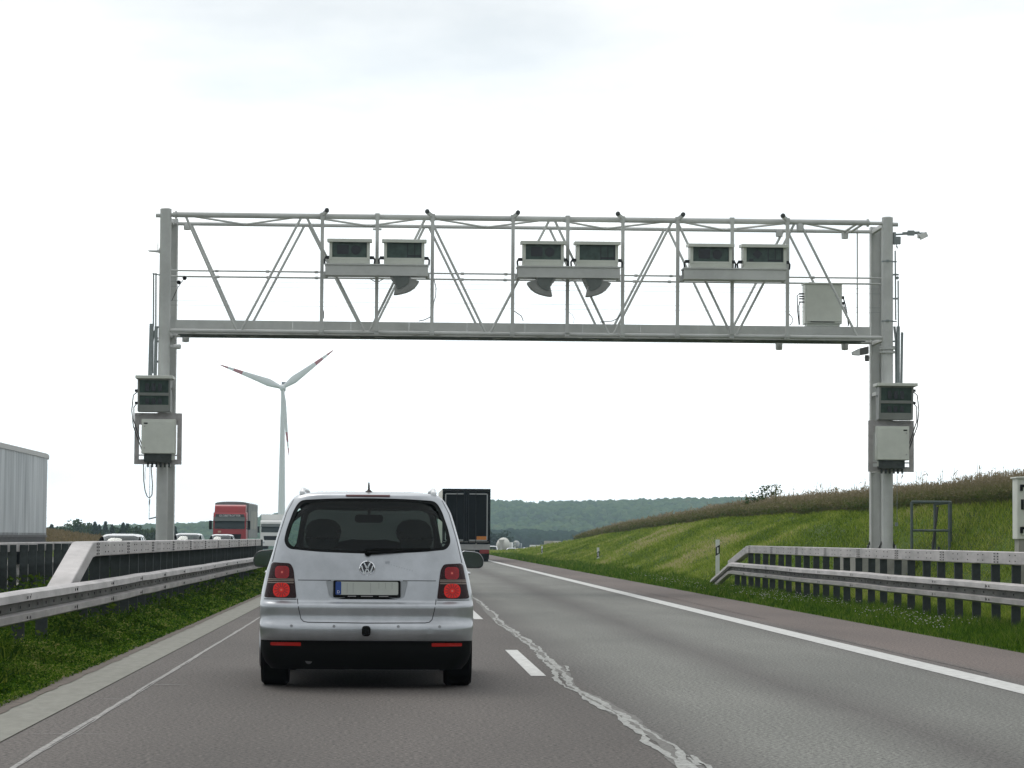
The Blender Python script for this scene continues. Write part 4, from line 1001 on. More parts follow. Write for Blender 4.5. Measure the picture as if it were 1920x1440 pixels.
# ================================================================== cars
class Body:
    "car body described by waterlines: for each height the rear, front and half width"
    def __init__(s, tab, rr=0.20, rf=0.5, bow=0.05, bowf=0.25, sm=0.011):
        t = np.array(tab, float); z = np.arange(t[0, 0], t[-1, 0] + 1e-6, 0.004)
        def smooth(c):
            v = np.interp(z, t[:, 0], t[:, c]); k = int(max(1, sm / 0.004 * 2)); w = np.exp(-np.arange(-k, k + 1) ** 2 / (2 * (sm / .004) ** 2)); w /= w.sum()
            return np.convolve(np.pad(v, k, mode='edge'), w, 'valid')
        s.z = z; s.yr = smooth(1); s.hw = smooth(2); s.yf = smooth(3); s.rr = rr; s.rf = rf; s.bow = bow; s.bowf = bowf
    def p(s, z): return np.interp(z, s.z, s.yr), np.interp(z, s.z, s.hw), np.interp(z, s.z, s.yf)
    def rear(s, x, z):
        yr, hw, yf = s.p(z); ax = min(abs(x), hw - 1e-4); r = min(s.rr, hw * .6); d = ax - (hw - r)
        y = yr + s.bow * (ax / hw) ** 2
        if d > 0: y += r * 0.85 - 0.85 * math.sqrt(max(0, r * r - d * d))
        return y
    def front(s, x, z):
        yr, hw, yf = s.p(z); ax = min(abs(x), hw - 1e-4); r = min(s.rf, hw * .6); d = ax - (hw - r)
        y = yf - s.bowf * (ax / hw) ** 2
        if d > 0: y -= r * 0.7 - 0.7 * math.sqrt(max(0, r * r - d * d))
        return y
    def ring(s, z, shrink=0.0):
        yr, hw, yf = s.p(z)
        q = np.concatenate([np.linspace(0, .7, 12), .7 + .3 * np.sin(np.linspace(0, np.pi / 2, 12))[1:]])
        xs = np.concatenate([-q[::-1], q[1:]]) * hw
        pr = [(x, s.rear(x, z)) for x in xs]; pf = [(x, s.front(x, z)) for x in xs[::-1]]
        yR, yF = pr[-1][1], pf[0][1]
        ns = 20; side = [(hw, yR + (yF - yR) * k / ns) for k in range(1, ns)]; side2 = [(-hw, yF + (yR - yF) * k / ns) for k in range(1, ns)]
        out = pr + side + pf + side2
        if shrink:
            cy = (yr + yf) / 2; out = [(x * (1 - shrink / max(hw, .05)), cy + (y - cy) * (1 - shrink / max((yf - yr) / 2, .05))) for x, y in out]
        return out
    def solid(s, name, zs, shrink=0.0, dz=0.0, mi=None):
        vs = []; fs = []
        for z in zs: vs += [(x, y, z - dz) for x, y in s.ring(z, shrink)]
        n = len(s.ring(zs[0]))
        for i in range(len(zs) - 1): fs += [(i * n + k, i * n + (k + 1) % n, (i + 1) * n + (k + 1) % n, (i + 1) * n + k) for k in range(n)]
        fs += [tuple(range(n))[::-1], tuple(range((len(zs) - 1) * n, len(zs) * n))]
        me = bpy.data.meshes.new(name); me.from_pydata(vs, [], fs); me.validate(); me.update(); return me
    def patch(s, b, outline, off, where='rear', thick=0.004, rings=6):
        "lay an outline (x, z) on the rear or front of the body, off metres proud of it"
        q_ = []
        for (x0, z0), (x1, z1) in zip(outline, list(outline[1:]) + [outline[0]]):
            k_ = max(1, int(math.hypot(x1 - x0, z1 - z0) / .02)); q_ += [(x0 + (x1 - x0) * k / k_, z0 + (z1 - z0) * k / k_) for k in range(k_)]
        outline = q_
        cx = sum(p[0] for p in outline) / len(outline); cz = sum(p[1] for p in outline) / len(outline)
        f = s.rear if where == 'rear' else s.front; sg = -1 if where == 'rear' else 1
        n = len(outline); vs = []; fs = []
        for k in range(rings, 0, -1):
            q = k / rings
            for (x, z) in outline:
                X = cx + (x - cx) * q; Z = cz + (z - cz) * q; vs.append((X, f(X, Z) + sg * off, Z))
        vs.append((cx, f(cx, cz) + sg * off, cz))
        for k in range(rings - 1): fs += [(k * n + i, k * n + (i + 1) % n, (k + 1) * n + (i + 1) % n, (k + 1) * n + i) for i in range(n)]
        fs += [((rings - 1) * n + i, (rings - 1) * n + (i + 1) % n, len(vs) - 1) for i in range(n)]
        m = len(vs); vs += [(x, f(x, z) + sg * (off - thick), z) for x, z in outline]
        fs += [(i, m + i, m + (i + 1) % n, (i + 1) % n) for i in range(n)]
        b.add(vs, fs); return b
    def line(s, b, pts, w, off=.0012, where='rear'):
        f = s.rear if where == 'rear' else s.front; sg = -1 if where == 'rear' else 1
        P2 = []
        for (x0, z0), (x1, z1) in zip(pts[:-1], pts[1:]):
            L_ = math.hypot(x1 - x0, z1 - z0); n = max(1, int(L_ / .02))
            P2 += [(x0 + (x1 - x0) * k / n, z0 + (z1 - z0) * k / n) for k in range(n)]
        P2.append(pts[-1]); vs = []
        for i, (x, z) in enumerate(P2):
            a = P2[max(0, i - 1)]; c = P2[min(len(P2) - 1, i + 1)]; dx, dz = c[0] - a[0], c[1] - a[1]; q = math.hypot(dx, dz) or 1; nx, nz = -dz / q * w / 2, dx / q * w / 2
            for s_ in (-1, 1): X, Z = x + s_ * nx, z + s_ * nz; vs.append((X, f(X, Z) + sg * off, Z))
        b.add(vs, [(2 * i, 2 * i + 1, 2 * i + 3, 2 * i + 2) for i in range(len(P2) - 1)]); return b

def roundpoly(pts, r, n=6):
    "round the corners of a polygon"
    out = []; m = len(pts)
    for i in range(m):
        p = Vector(pts[i]); a = Vector(pts[i - 1]) - p; c = Vector(pts[(i + 1) % m]) - p
        q = r[i] if isinstance(r, (list, tuple)) else r
        q = min(q, a.length * .49, c.length * .49); A = p + a.normalized() * q; C = p + c.normalized() * q
        for k in range(n + 1):
            t = k / n; out.append(tuple((A * (1 - t) ** 2 + p * 2 * t * (1 - t) + C * t * t)))
    return out
def circ(cx, cz, r, n=24, rz=None): return [(cx + r * math.cos(2 * math.pi * k / n), cz + (rz or r) * math.sin(2 * math.pi * k / n)) for k in range(n)]

def wheel(parent, x, y, r, w, name='wheel'):
    s = 1 if x > 0 else -1
    b = MB(); b.lathe([(r * .62, -w / 2 + .01), (r * .93, -w / 2), (r, -w / 2 + .025), (r, w / 2 - .025), (r * .93, w / 2), (r * .62, w / 2 - .01)], (x, y, r), 'x', 32); wh = b.build(name, BLACK, parent)
    b = MB(); o = x + s * (w / 2 - .012)
    b.lathe([(r * .63, -.02), (r * .63, .006), (r * .56, .004), (r * .52, -.03)], (o, y, r), 'x', 28); b.lathe([(r * .16, -.03), (r * .14, .004)], (o, y, r), 'x', 14)
    for k in range(5):
        t = k * 2 * math.pi / 5; c, q = math.cos(t), math.sin(t); b.bar((o - s * .008, y + c * r * .12, r + q * r * .12), (o - s * .01, y + c * r * .56, r + q * r * .56), .05, .02, up=(1, 0, 0))
    b.build('rim', mat('alloy', (.45, .46, .48), .35, .8), wh)

SILVER = mat('silver_paint', (0.485, 0.505, 0.53), 0.32, 0.78, 0.22, 2.6, coat=0.3)
DARKTRIM = mat('dark_trim', (0.018, 0.018, 0.02), 0.4)
SEAT0 = mat('dark_interior', (.022, .023, .024), .9)
GAP = mat('panel_gap', (0.04, 0.042, 0.045), 0.8)

# -------- the silver van in front of the camera
VAN_Y = 23.65
pv = at(686, 1292, VAN_Y)
van = thing('passenger_van', 'silver people carrier with roof rails driving just ahead in the left lane', 'car', (pv.x, VAN_Y, 0.0), R(0.2))
T = [(.16, .16, .80, 4.20), (.22, .11, .855, 4.30), (.30, .055, .880, 4.34), (.395, .035, .886, 4.36), (.405, .018, .888, 4.37), (.46, .004, .893, 4.38), (.515, .0, .896, 4.39), (.54, .012, .897, 4.39), (.560, .048, .897, 4.38), (.60, .058, .897, 4.37),
     (.695, .050, .897, 4.34), (.706, .056, .897, 4.33), (.728, .098, .895, 4.31), (.80, .108, .888, 4.25), (.90, .125, .868, 4.05), (.98, .142, .850, 3.80), (1.02, .150, .838, 3.60), (1.06, .158, .825, 3.46), (1.12, .172, .806, 3.30), (1.25, .21, .774, 3.02), (1.38, .258, .738, 2.74), (1.48, .300, .706, 2.50), (1.56, .335, .666, 2.28),
     (1.595, .346, .638, 2.14), (1.61, .351, .620, 2.06), (1.625, .357, .598, 2.0), (1.637, .366, .576, 1.94), (1.644, .43, .545, 1.88), (1.650, .62, .50, 1.80), (1.655, .85, .42, 1.72), (1.658, 1.05, .34, 1.62)]
vb = Body(T)
zsU = np.unique(np.concatenate([np.arange(.405, .70, .012), np.arange(.70, .745, .006), np.arange(.745, 1.59, .014), np.arange(1.59, 1.658, .004), [1.658]]))
outer = vb.solid('o', list(zsU))
inner = vb.solid('i', [.46, .55, .65, .75, .85, .95, 1.05, 1.15, 1.3, 1.4, 1.5, 1.56, 1.60], .045, 0.0)
def wz(x): return 0
REARWIN = roundpoly([(-.705, 1.225), (-.665, 1.165), (-.40, 1.140), (0, 1.128), (.40, 1.140), (.665, 1.165), (.705, 1.225), (.685, 1.33), (.625, 1.50), (.575, 1.578), (.30, 1.594), (0, 1.598), (-.30, 1.594), (-.575, 1.578), (-.625, 1.50), (-.685, 1.33)], [.05, .08, .1, .1, .1, .08, .05, .05, .05, .07, .1, .1, .1, .07, .05, .05], 4)
FRONTWIN = roundpoly([(-.70, 1.09), (.70, 1.09), (.60, 1.535), (-.60, 1.535)], .06)
SIDEWIN = [roundpoly([(.50, 1.10), (1.20, 1.08), (1.20, 1.50), (.66, 1.51)], .05), roundpoly([(1.27, 1.07), (2.10, 1.06), (2.10, 1.52), (1.27, 1.52)], .05), roundpoly([(2.17, 1.06), (3.02, 1.05), (2.46, 1.47), (2.17, 1.52)], .05)]
def prism_mesh(poly, a0, a1, axis): b = MB(); b.prism(poly, a0, a1, axis); return b.mesh('c')
cut = [inner, prism_mesh(REARWIN, -.3, .85, 'y'), prism_mesh(FRONTWIN, 2.2, 4.3, 'y')] + [prism_mesh(q, -1.2, 1.2, 'x') for q in SIDEWIN]
b = MB(); arch = []
for y in (.80, 3.50):
    for s in (-1, 1):
        q = MB(); q.lathe([(.365, s * .55), (.365, s * 1.1)], (0, y, .325), 'x', 40); arch.append(q.mesh('a'))
RECESS = roundpoly([(-.345, .905), (.345, .905), (.315, .765), (.27, .748), (-.27, .748), (-.315, .765)], .025)
# recess for the number plate: a prism from well behind to 45 mm inside the tailgate
cut += arch + [prism_mesh(RECESS, -.2, .150, 'y')]
outer.materials.append(SILVER); inner.materials.append(SEAT0)
for c_ in cut[1:]: c_.materials.append(PLASTIC)
cut[-1].materials.clear(); cut[-1].materials.append(SILVER)
me = boolean(outer, cut)
body = link_mesh('body', me, SILVER, van, smooth=32)
lo_ = vb.solid('l', [.16, .19, .22, .26, .30, .34, .38, .402], 0.0); lo_.materials.append(PLASTIC)
low = boolean(lo_, arch)
link_mesh('lower_bumper', low, PLASTIC, van, smooth=32)
b = MB(); vb.patch(b, REARWIN, -.010, rings=5); gl = b.build('rear_window', glassmat('privacy_glass', (.50, .62, .57)), van, smooth=60)
# black ceramic edge of the pane
b = MB(); n = len(REARWIN); cx, cz = 0, 1.36
inn = [(x * .955, cz + (z - cz) * .90) for x, z in REARWIN]
vs = [(x, vb.rear(x, z) - .0 + .006, z) for x, z in REARWIN] + [(x, vb.rear(x, z) + .006, z) for x, z in inn]
b.add(vs, [(i, (i + 1) % n, n + (i + 1) % n, n + i) for i in range(n)]); b.build('pane_border', mat('ceramic_black', (.005, .006, .006), .6, spec=.15), gl, smooth=60)
b = MB(); vb.patch(b, FRONTWIN, -.012, 'front', rings=4); b.build('windscreen', glassmat('clear_glass', (.86, .90, .88)), van, smooth=60)
for s in (-1, 1):
    for q in SIDEWIN:
        b = MB(); n = len(q); vs = []
        for (y, z) in q: vs.append((s * (vb.p(z)[1] - .012), y, z))
        b.add(vs, [tuple(range(n))]); b.build('side_window', glassmat('side_glass', (.50, .58, .55)), van, smooth=60)
# seats, mirror and dashboard inside
SEAT = mat('seat_fabric', (.022, .023, .024), .9)
for (x, y, zt, w) in ((-.40, 1.05, 1.10, .46), (.02, 1.05, 1.06, .34), (.42, 1.05, 1.10, .46), (-.41, 2.05, 1.16, .50), (.41, 2.05, 1.16, .50)):
    b = MB(); b.rbox((x - w / 2, y, .50), (x + w / 2, y + .16, zt), .10, 1); b.rbox((x - w / 2, y + .1, .46), (x + w / 2, y + .6, .60), .05, 1); st = b.build('seat', SEAT, van, bevel=.03)
    if abs(x) > .1:
        b = MB(); hw_ = .165 if y > 2 else .15; b.rbox((x - hw_, y + .03, zt + .04), (x + hw_, y + .13, zt + .27), .12, 1)
        for s in (-1, 1): b.tube([(x + s * .06, y + .08, zt - .05), (x + s * .06, y + .08, zt + .08)], .009, 6)
        b.build('headrest', SEAT, st, bevel=.02)
b = MB(); b.rbox((-.68, 2.75, .7), (.68, 3.25, 1.03), .08, 0); b.build('dashboard', SEAT, van, bevel=.02)
b = MB(); b.rbox((-.13, 2.42, 1.40), (.13, 2.46, 1.475), .03, 1); b.tube([(0, 2.46, 1.45), (0, 2.5, 1.54)], .012, 6); b.build('rear_view_mirror', PLASTIC, van)
b = MB(); b.lathe([(.17, -.012), (.185, 0), (.17, .012)], (-.38, 2.68, .98), 'y', 20); b.build('steering_wheel', PLASTIC, van)
# tailgate gap lines
b = MB()
vb.line(b, [(-.578, .905), (.578, .905)], .006)
dn = [(-.580, .75), (-.578, .73), (-.566, .66), (-.548, .585), (-.525, .562), (-.49, .556), (0, .552), (.49, .556), (.525, .562), (.548, .585), (.566, .66), (.578, .73), (.580, .75)]
vb.line(b, dn, .007)
for s in (-1, 1): vb.line(b, [(s * .80, 1.055), (s * .755, 1.25), (s * .69, 1.47), (s * .63, 1.585)], .005); vb.line(b, [(s * .588, .745), (s * .862, .745)], .006)
b.build('panel_gaps', GAP, van, smooth=0)
# lights
for s in (-1, 1):
    o = roundpoly([(s * .645, 1.045), (s * .617, 1.0), (s * .588, .756), (s * .864, .758), (s * .806, 1.053)], [.02, .03, .015, .02, .03], 4)
    b = MB(); vb.patch(b, o, .010, rings=12, thick=.02); tl = b.build('tail_light', mat('dark_red_lens', (.020, .003, .004), .2, spec=.25), van, smooth=40)
    for (cx, cz, r, m, nm) in ((s * .713, .970, .060, mat('red_lens_upper', (.30, .014, .022), .3, spec=.3, emit=.04), 'upper_lamp'), (s * .716, .822, .070, mat('red_lens_lit', (.50, .012, .008), .3, spec=.3, emit=.22), 'lower_lamp')):
        b = MB()
        rc = roundpoly([(cx - r, cz - r * .86), (cx + r, cz - r * .86), (cx + r, cz + r * .86), (cx - r, cz + r * .86)], r * (.62 if cz > .9 else .84), 8)
        vb.patch(b, rc, .015, rings=6); lo = b.build(nm, m, tl, smooth=40)
        b = MB(); vb.patch(b, circ(cx, cz, .009), .018, rings=2); b.build('bulb', mat('lamp_spot', (.55, .12, .09), .3, emit=.12), lo, smooth=0)
        b = MB()
        for k in range(14):
            a = k * 2 * math.pi / 14; vb.line(b, [(cx + .022 * math.cos(a), cz + .022 * math.sin(a)), (cx + r * .85 * math.cos(a), cz + r * .85 * math.sin(a))], .007, .0165)
        b.build('facet_ring', mat('facet_red', (.20, .003, .003), .3), lo, smooth=0)
    b = MB()
    for dz in (-.012, 0.004, .018): vb.line(b, [(s * .612, .894 + dz), (s * .835, .894 + dz)], .006, .0135)
    b.build('reverse_lamp_strip', mat('smoked_strip', (.30, .24, .20), .2), tl, smooth=0)
    o = roundpoly([(s * .545, .388), (s * .80, .388), (s * .80, .362), (s * .545, .358)], .008, 2)
    b = MB(); vb.patch(b, o, .008, rings=2); b.build('reflector', mat('reflector_red', (.40, .012, .008), .3, emit=.05), van, smooth=0)
o = roundpoly([(-.19, 1.602), (.19, 1.602), (.19, 1.588 + .026), (-.19, 1.614)], .006, 3)
o = [(x, z + .0) for x, z in roundpoly([(-.188, 1.612), (.188, 1.612), (.188, 1.628), (-.188, 1.628)], .007, 4)]
b = MB(); vb.patch(b, o, .010, rings=2, thick=.015); b.build('high_brake_light', mat('dim_red', (.09, .018, .022), .35), van, smooth=0)
# plate
b = MB(); yP = .112
b.rbox((-.282, yP, .762), (.282, yP + .03, .905), .012, 1); pl = b.build('plate_holder', PLASTIC, van)
b = MB(); b.rbox((-.262, yP - .006, .785), (.262, yP - .001, .895), .012, 1); np_ = b.build('number_plate', mat('plate_white', (.50, .53, .49), .5, 0, .06, 5), pl)
b = MB(); b.rbox((-.262, yP - .008, .786), (-.215, yP - .0045, .894), .008, 1); b.build('blue_band', mat('euro_blue', (.012, .06, .27), .4), np_)
text_part('plate_letter', 'D', .034, mat('letter_white', (.8, .8, .8), .5), np_, Matrix.Translation((-.238, yP - .0085, .808)) @ Matrix.Rotation(R(90), 4, 'X'), .0006)
for x in (-.165, -.115, .03, .10, .155, .21): b = MB(); b.box((x, yP - .0068, .842 + (.02 if x > .05 else 0)), (.004, .001, .05 if x > .05 else .085)); b.build('faded_stroke', mat('faded_ink', (.33, .35, .33), .5), np_, smooth=0)
b = MB()
for x0, x1 in ((-.16, -.09), (-.05, .05), (.10, .18)): b.box(((x0 + x1) / 2, yP - .0005, .773), (x1 - x0, .002, .008))
b.build('holder_print', mat('print_grey', (.28, .28, .28), .6), pl, smooth=0)
b = MB(); b.rbox((-.30, vb.rear(0, .90) - .012, .898), (.30, vb.rear(0, .9) + .03, .912), .006, 1); b.build('handle_strip', SILVER, van)
# emblem
ym = vb.rear(0, 1.0) ; em = thing_m = None
b = MB(); zc = 1.005
b.lathe([(.066, .006), (.066, -.006), (.060, -.012), (.054, -.006), (.054, .006)], (0, ym - .002, zc), 'y', 40); eb = b.build('emblem', CHROME, van)
b = MB(); b.lathe([(.056, -.002), (.056, .004)], (0, ym - .003, zc), 'y', 32); b.build('emblem_ground', mat('emblem_dark', (.04, .045, .055), .3), eb)
b = MB(); yy = ym - .010
def stroke(pts, w=.0115):
    for a_, c_ in zip(pts[:-1], pts[1:]): b.bar((a_[0], yy, zc + a_[1]), (c_[0], yy, zc + c_[1]), .005, w, up=(0, 1, 0)) if False else b.bar((a_[0], yy, zc + a_[1]), (c_[0], yy, zc + c_[1]), w, .006, up=(0, 1, 0))
stroke([(-.026, .049), (0, -.001), (.026, .049)])
stroke([(-.048, .024), (-.024, -.046), (0, .004), (.024, -.046), (.048, .024)])
b.build('emblem_letters', CHROME, eb, smooth=0)
# tow ball cover, sensors, tow eye
b = MB(); y0 = vb.rear(0, .5); b.rbox((-.038, y0 - .07, .445), (.034, y0 + .02, .530), .025, 1); b.build('tow_hitch', PLASTIC, van, bevel=.012)
for x in (-.625, -.27, .265, .61):
    b = MB(); b.lathe([(.0125, -.003), (.0125, .01)], (x, vb.rear(x, .525) - .001, .525), 'y', 14); b.build('parking_sensor', mat('sensor_silver', (.33, .34, .36), .4, .4), van)
b = MB(); vb.patch(b, circ(.53, .487, .026, 20), .002, rings=2); b.build('tow_eye_cover', mat('cover_silver', (.40, .42, .44), .4, .5), van)
# short bar and row of small darker dots on the upper tailgate
b = MB()
vb.line(b, [(.15, 1.055), (.19, 1.06)], .02, .0006); 
for k in range(11): vb.line(b, [(.155 + .022 * k, 1.05 - .006 * k), (.163 + .022 * k, 1.047 - .006 * k)], .006, .0008)
b.build('tailgate_dots', mat('dots_silver', (.33, .35, .38), .5, .4), van, smooth=0)
# wiper
b = MB(); f = lambda x, z, o: Vector((x, vb.rear(x, z) - o, z))
b.lathe([(.026, -.02), (.03, .02)], f(0.005, 1.135, .01), 'y', 14)
b.tube([f(.0, 1.138, .03), f(.12, 1.142, .028), f(.30, 1.155, .026)], [.016, .012, .007], 8)
b.bar(f(-.02, 1.165, .020), f(.53, 1.172, .020), .014, .022, up=(0, 1, 0)); b.build('rear_wiper', PLASTIC, van)
# roof rails, aerial
for s in (-1, 1):
    b = MB(); x = .56
    b.tube([(s * x, .52, 1.615), (s * x, .58, 1.662), (s * x, .70, 1.674), (s * x * .99, 2.0, 1.680), (s * x * .985, 2.3, 1.668), (s * x * .98, 2.4, 1.60)], [.019, .019, .018, .017, .017, .017], 10)
    b.rbox((s * x - .022, .50, 1.60), (s * x + .022, .66, 1.660), .02, 0)
    b.build('roof_rail', mat('rail_silver', (.66, .67, .68), .35, .5), van)
b = MB(); b.lathe([(.034, 0), (.03, .02), (.012, .035)], (0.005, .75, 1.640), 'z', 16); b.tube([(.005, .75, 1.67), (.005, .71, 1.735)], [.010, .006], 8); b.build('aerial', mat('aerial_brown', (.035, .018, .016), .5), van)
# mirrors
for s in (-1, 1):
    x0 = .815; xw = s * .985
    b = MB(); y = 2.68
    o = roundpoly([(s * .865, .985), (s * 1.06, .985), (s * 1.075, 1.06), (s * 1.03, 1.135), (s * .865, 1.15)], [.02, .05, .05, .06, .03], 5)
    b.prism(o, y, y + .09); ob = b.build('mirror_shell', SILVER if s > 0 else mat('mirror_dark', (.05, .055, .06), .3), van, bevel=.03)
    oi = [(s * .965 + (p[0] - s * .965) * .90, 1.068 + (p[1] - 1.068) * .88) for p in o]
    b = MB(); b.prism(oi, y - .004, y + .006); b.build('mirror_glass', mat('mirror_glass', (.13, .155, .155), .05, 1.0), ob)
    b = MB(); on = [(s * .97 + (p[0] - s * .97) * .97, 1.068 + (p[1] - 1.068) * .95) for p in o]; b.prism(on, y - .001, y + .02); b.build('mirror_frame', DARKTRIM, ob)
    b = MB(); b.bar((s * .78, y + .05, 1.02), (s * .90, y + .05, 1.03), .05, .07); b.build('mirror_arm', DARKTRIM, ob)
# door handles and doors' gap
for s in (-1, 1):
    for (y, z) in ((1.30, .955), (2.22, .945)):
        hw_ = vb.p(z)[1]
        b = MB(); b.tube([(s * (hw_ + .0), y, z), (s * (hw_ + .035), y + .02, z), (s * (hw_ + .04), y + .16, z), (s * hw_, y + .19, z)], .014, 8); b.build('door_handle', CHROME if y < 2 else SILVER, van)
    b = MB()
    for y in (1.235, 2.135, 3.10):
        zs_ = [.45, .6, .8, .95, 1.05]; vs = []
        for z in zs_: h_ = vb.p(z)[1] + .0015; vs += [(s * h_, y - .003, z), (s * h_, y + .003, z)]
        b.add(vs, [(2 * i, 2 * i + 1, 2 * i + 3, 2 * i + 2) for i in range(len(zs_) - 1)])
    b.build('door_gap', GAP, van, smooth=0)
# underside, exhaust, axle
b = MB(); b.rbox((-.62, .35, .20), (.62, 4.0, .34), .05, 1); b.box((0, .80, .27), (1.3, .12, .14)); b.prism([(-.80, .40), (-.66, .165), (-.55, .165), (-.25, .20), (.25, .20), (.55, .165), (.66, .165), (.80, .40)], .22, .40); b.build('underbody', mat('underbody_black', (.01, .01, .01), .9), van)
b = MB(); b.tube([(-.48, .12, .235), (-.48, .6, .235)], .03, 12); b.build('exhaust_pipe', mat('exhaust', (.08, .08, .08), .5, .6), van)
for x in (-.780, .780):
    for y in (.80, 3.50): wheel(van, x, y, .325, .235)

# -------- a generic hatchback used for the other cars
CT = [(.18, .14, .76, 3.95), (.26, .06, .82, 4.06), (.40, .02, .86, 4.14), (.55, .0, .875, 4.16), (.60, .03, .875, 4.14), (.75, .06, .87, 4.05), (.85, .09, .86, 3.80), (.92, .13, .845, 3.35), (.97, .17, .82, 3.02), (1.05, .24, .79, 2.84), (1.20, .38, .73, 2.52), (1.35, .52, .665, 2.18), (1.41, .62, .62, 1.98), (1.44, .80, .55, 1.80), (1.455, 1.0, .46, 1.66), (1.46, 1.2, .35, 1.5)]
cb = Body(CT, rr=.25, rf=.45, bow=.08)
def build_car(name, label, paint, loc, rz, group=None):
    t = thing(name, label, 'car', loc, rz, group)
    RW = roundpoly([(-.66, .98), (.66, .98), (.56, 1.38), (-.56, 1.38)], .06); FW = roundpoly([(-.68, .985), (.68, .985), (.57, 1.395), (-.57, 1.395)], .05)
    SW = [roundpoly([(.62, .98), (1.55, .97), (1.55, 1.36), (.92, 1.36)], .05), roundpoly([(1.62, .97), (2.72, .97), (2.16, 1.34), (1.62, 1.37)], .05)]
    zs_ = list(np.unique(np.concatenate([np.arange(.18, 1.38, .04), np.arange(1.38, 1.46, .012), [1.46]])))
    ar = []
    for y in (.72, 3.28):
        for s in (-1, 1): q = MB(); q.lathe([(.34, s * .55), (.34, s * 1.1)], (0, y, .30), 'x', 24); ar.append(q.mesh('a'))
    so_ = cb.solid('o', zs_); so_.materials.append(paint); si_ = cb.solid('i', [.5, .7, .9, 1.1, 1.3, 1.42], .05); cu_ = [si_] + [prism_mesh(RW, -.3, 1.0, 'y'), prism_mesh(FW, 1.9, 4.3, 'y')] + [prism_mesh(q, -1.2, 1.2, 'x') for q in SW] + ar
    for c_ in cu_: c_.materials.append(SEAT0)
    me = boolean(so_, cu_)
    link_mesh('body', me, paint, t, smooth=32)
    G = glassmat('car_glass', (.30, .34, .34))
    b = MB(); cb.patch(b, RW, -.012, rings=4); b.build('rear_window', G, t, smooth=60)
    b = MB(); cb.patch(b, FW, -.012, 'front', rings=4); b.build('windscreen', G, t, smooth=60)
    for s in (-1, 1):
        for q in SW:
            b = MB(); b.add([(s * (cb.p(z)[1] - .012), y, z) for y, z in q], [tuple(range(len(q)))]); b.build('side_window', G, t, smooth=60)
        b = MB(); cb.patch(b, roundpoly([(s * .60, .88), (s * .80, .88), (s * .83, .62), (s * .66, .64)], .03), .008); b.build('tail_light', RED_GLASS, t)
        b = MB(); cb.patch(b, roundpoly([(s * .45, .74), (s * .78, .80), (s * .80, .66), (s * .5, .62)], .04), .008, 'front'); b.build('headlight', mat('headlight_glass', (.6, .62, .64), .1, .3, coat=.8), t)
        b = MB(); b.prism(roundpoly([(s * .84, .93), (s * 1.0, .93), (s * .98, 1.05), (s * .84, 1.06)], .04), 2.5, 2.58); b.build('mirror', paint, t)
        for y in (.72, 3.28): wheel(t, s * .76, y, .30, .2)
        b = MB(); b.rbox((s * .38 - .22, 1.95, .45), (s * .38 + .22, 2.1, 1.08), .08, 1); b.rbox((s * .38 - .13, 1.98, 1.10), (s * .38 + .13, 2.07, 1.28), .06, 1); b.build('seat', SEAT, t)
    b = MB(); cb.patch(b, roundpoly([(-.42, .60), (.42, .60), (.40, .42), (-.40, .42)], .03), .008, 'front'); b.build('grille', PLASTIC, t)
    for (wh, z) in (('rear', .70), ('front', .36)):
        b = MB(); cb.patch(b, [(-.26, z), (.26, z), (.26, z + .11), (-.26, z + .11)], .012, wh, rings=2); b.build('number_plate', mat('plate_white', (.5, .5, .5)), t)
    return t
CARWHITE = mat('white_car_paint', (.70, .71, .72), .25, 0, coat=.7)
CARDARK = mat('dark_car_paint', (.05, .055, .06), .25, .3, coat=.7)
CARGREY = mat('grey_car_paint', (.33, .35, .36), .3, .4, coat=.7)
def ground_on_opposite(y): return float(zr_(y))
def repaint(t, m, old):
    for ch in t.children:
        for sl in ch.material_slots:
            if sl.material == old: sl.link = 'OBJECT'; sl.material = m
def car_copy(src, label, x, y, z, rz, paint=None, group='', scale=1.0):
    c = copy_tree(src); c['label'] = label; c['group'] = group; c.location = (x, y, z); c.rotation_euler = (0, 0, rz); c.scale = (scale,) * 3
    if paint: repaint(c, paint, CARWHITE)
    return c
ON = 'oncoming cars beyond the median'
Y = 92.0; x = at(216, 1003, Y).x
car0 = build_car('passenger_car', 'white roofed oncoming car above the sloped end of the left barrier box beam', CARWHITE, (x, Y + 4.0, -.145), R(180), ON)
Y = 140.0; x = at(347, 1005, Y).x
car_copy(car0, 'white roofed oncoming car just right of the left gantry column', x, Y + 4, -.07, R(180), group=ON)
Y = 172.0; x = at(412, 1007, Y).x
car_copy(car0, 'oncoming car whose low roof shows in front of the red truck', x, Y + 4, -.09, R(180), group=ON)
car_copy(car0, 'car driving ahead of the silver van, seen through its rear window', -.48, 60.0, 0, 0, None, 'cars driving ahead', 1.06)
AH = 'far vehicles at the road bend'
def far_place(px, Y, side=0): return at(px, 1030, Y).x
for (px, Y, lab, pt, dz) in ((921, 330, 'white car beside the tail of the dark trailer, far ahead', None, .45), (958.5, 430, 'tiny pale car below the small dark mixer truck', None, .0), (973.5, 520, 'tiny yellowish car, second of the three behind the grassy bank', mat('yellowish_paint', (.5, .42, .2), .3), .0), (986, 520, 'tiny white car in the dip left of the far white van', None, .0)):
    yy = Y; x = at(px, 1028, yy).x
    ztop = at(px, {921: 1023.5, 958.5: 1027.2, 973.5: 1028, 986: 1026.8}[px], yy).z
    car_copy(car0, lab, x, yy, ztop - 1.46, math.atan(2 * max(0, yy - 180) / 6400) * -1, pt, AH)

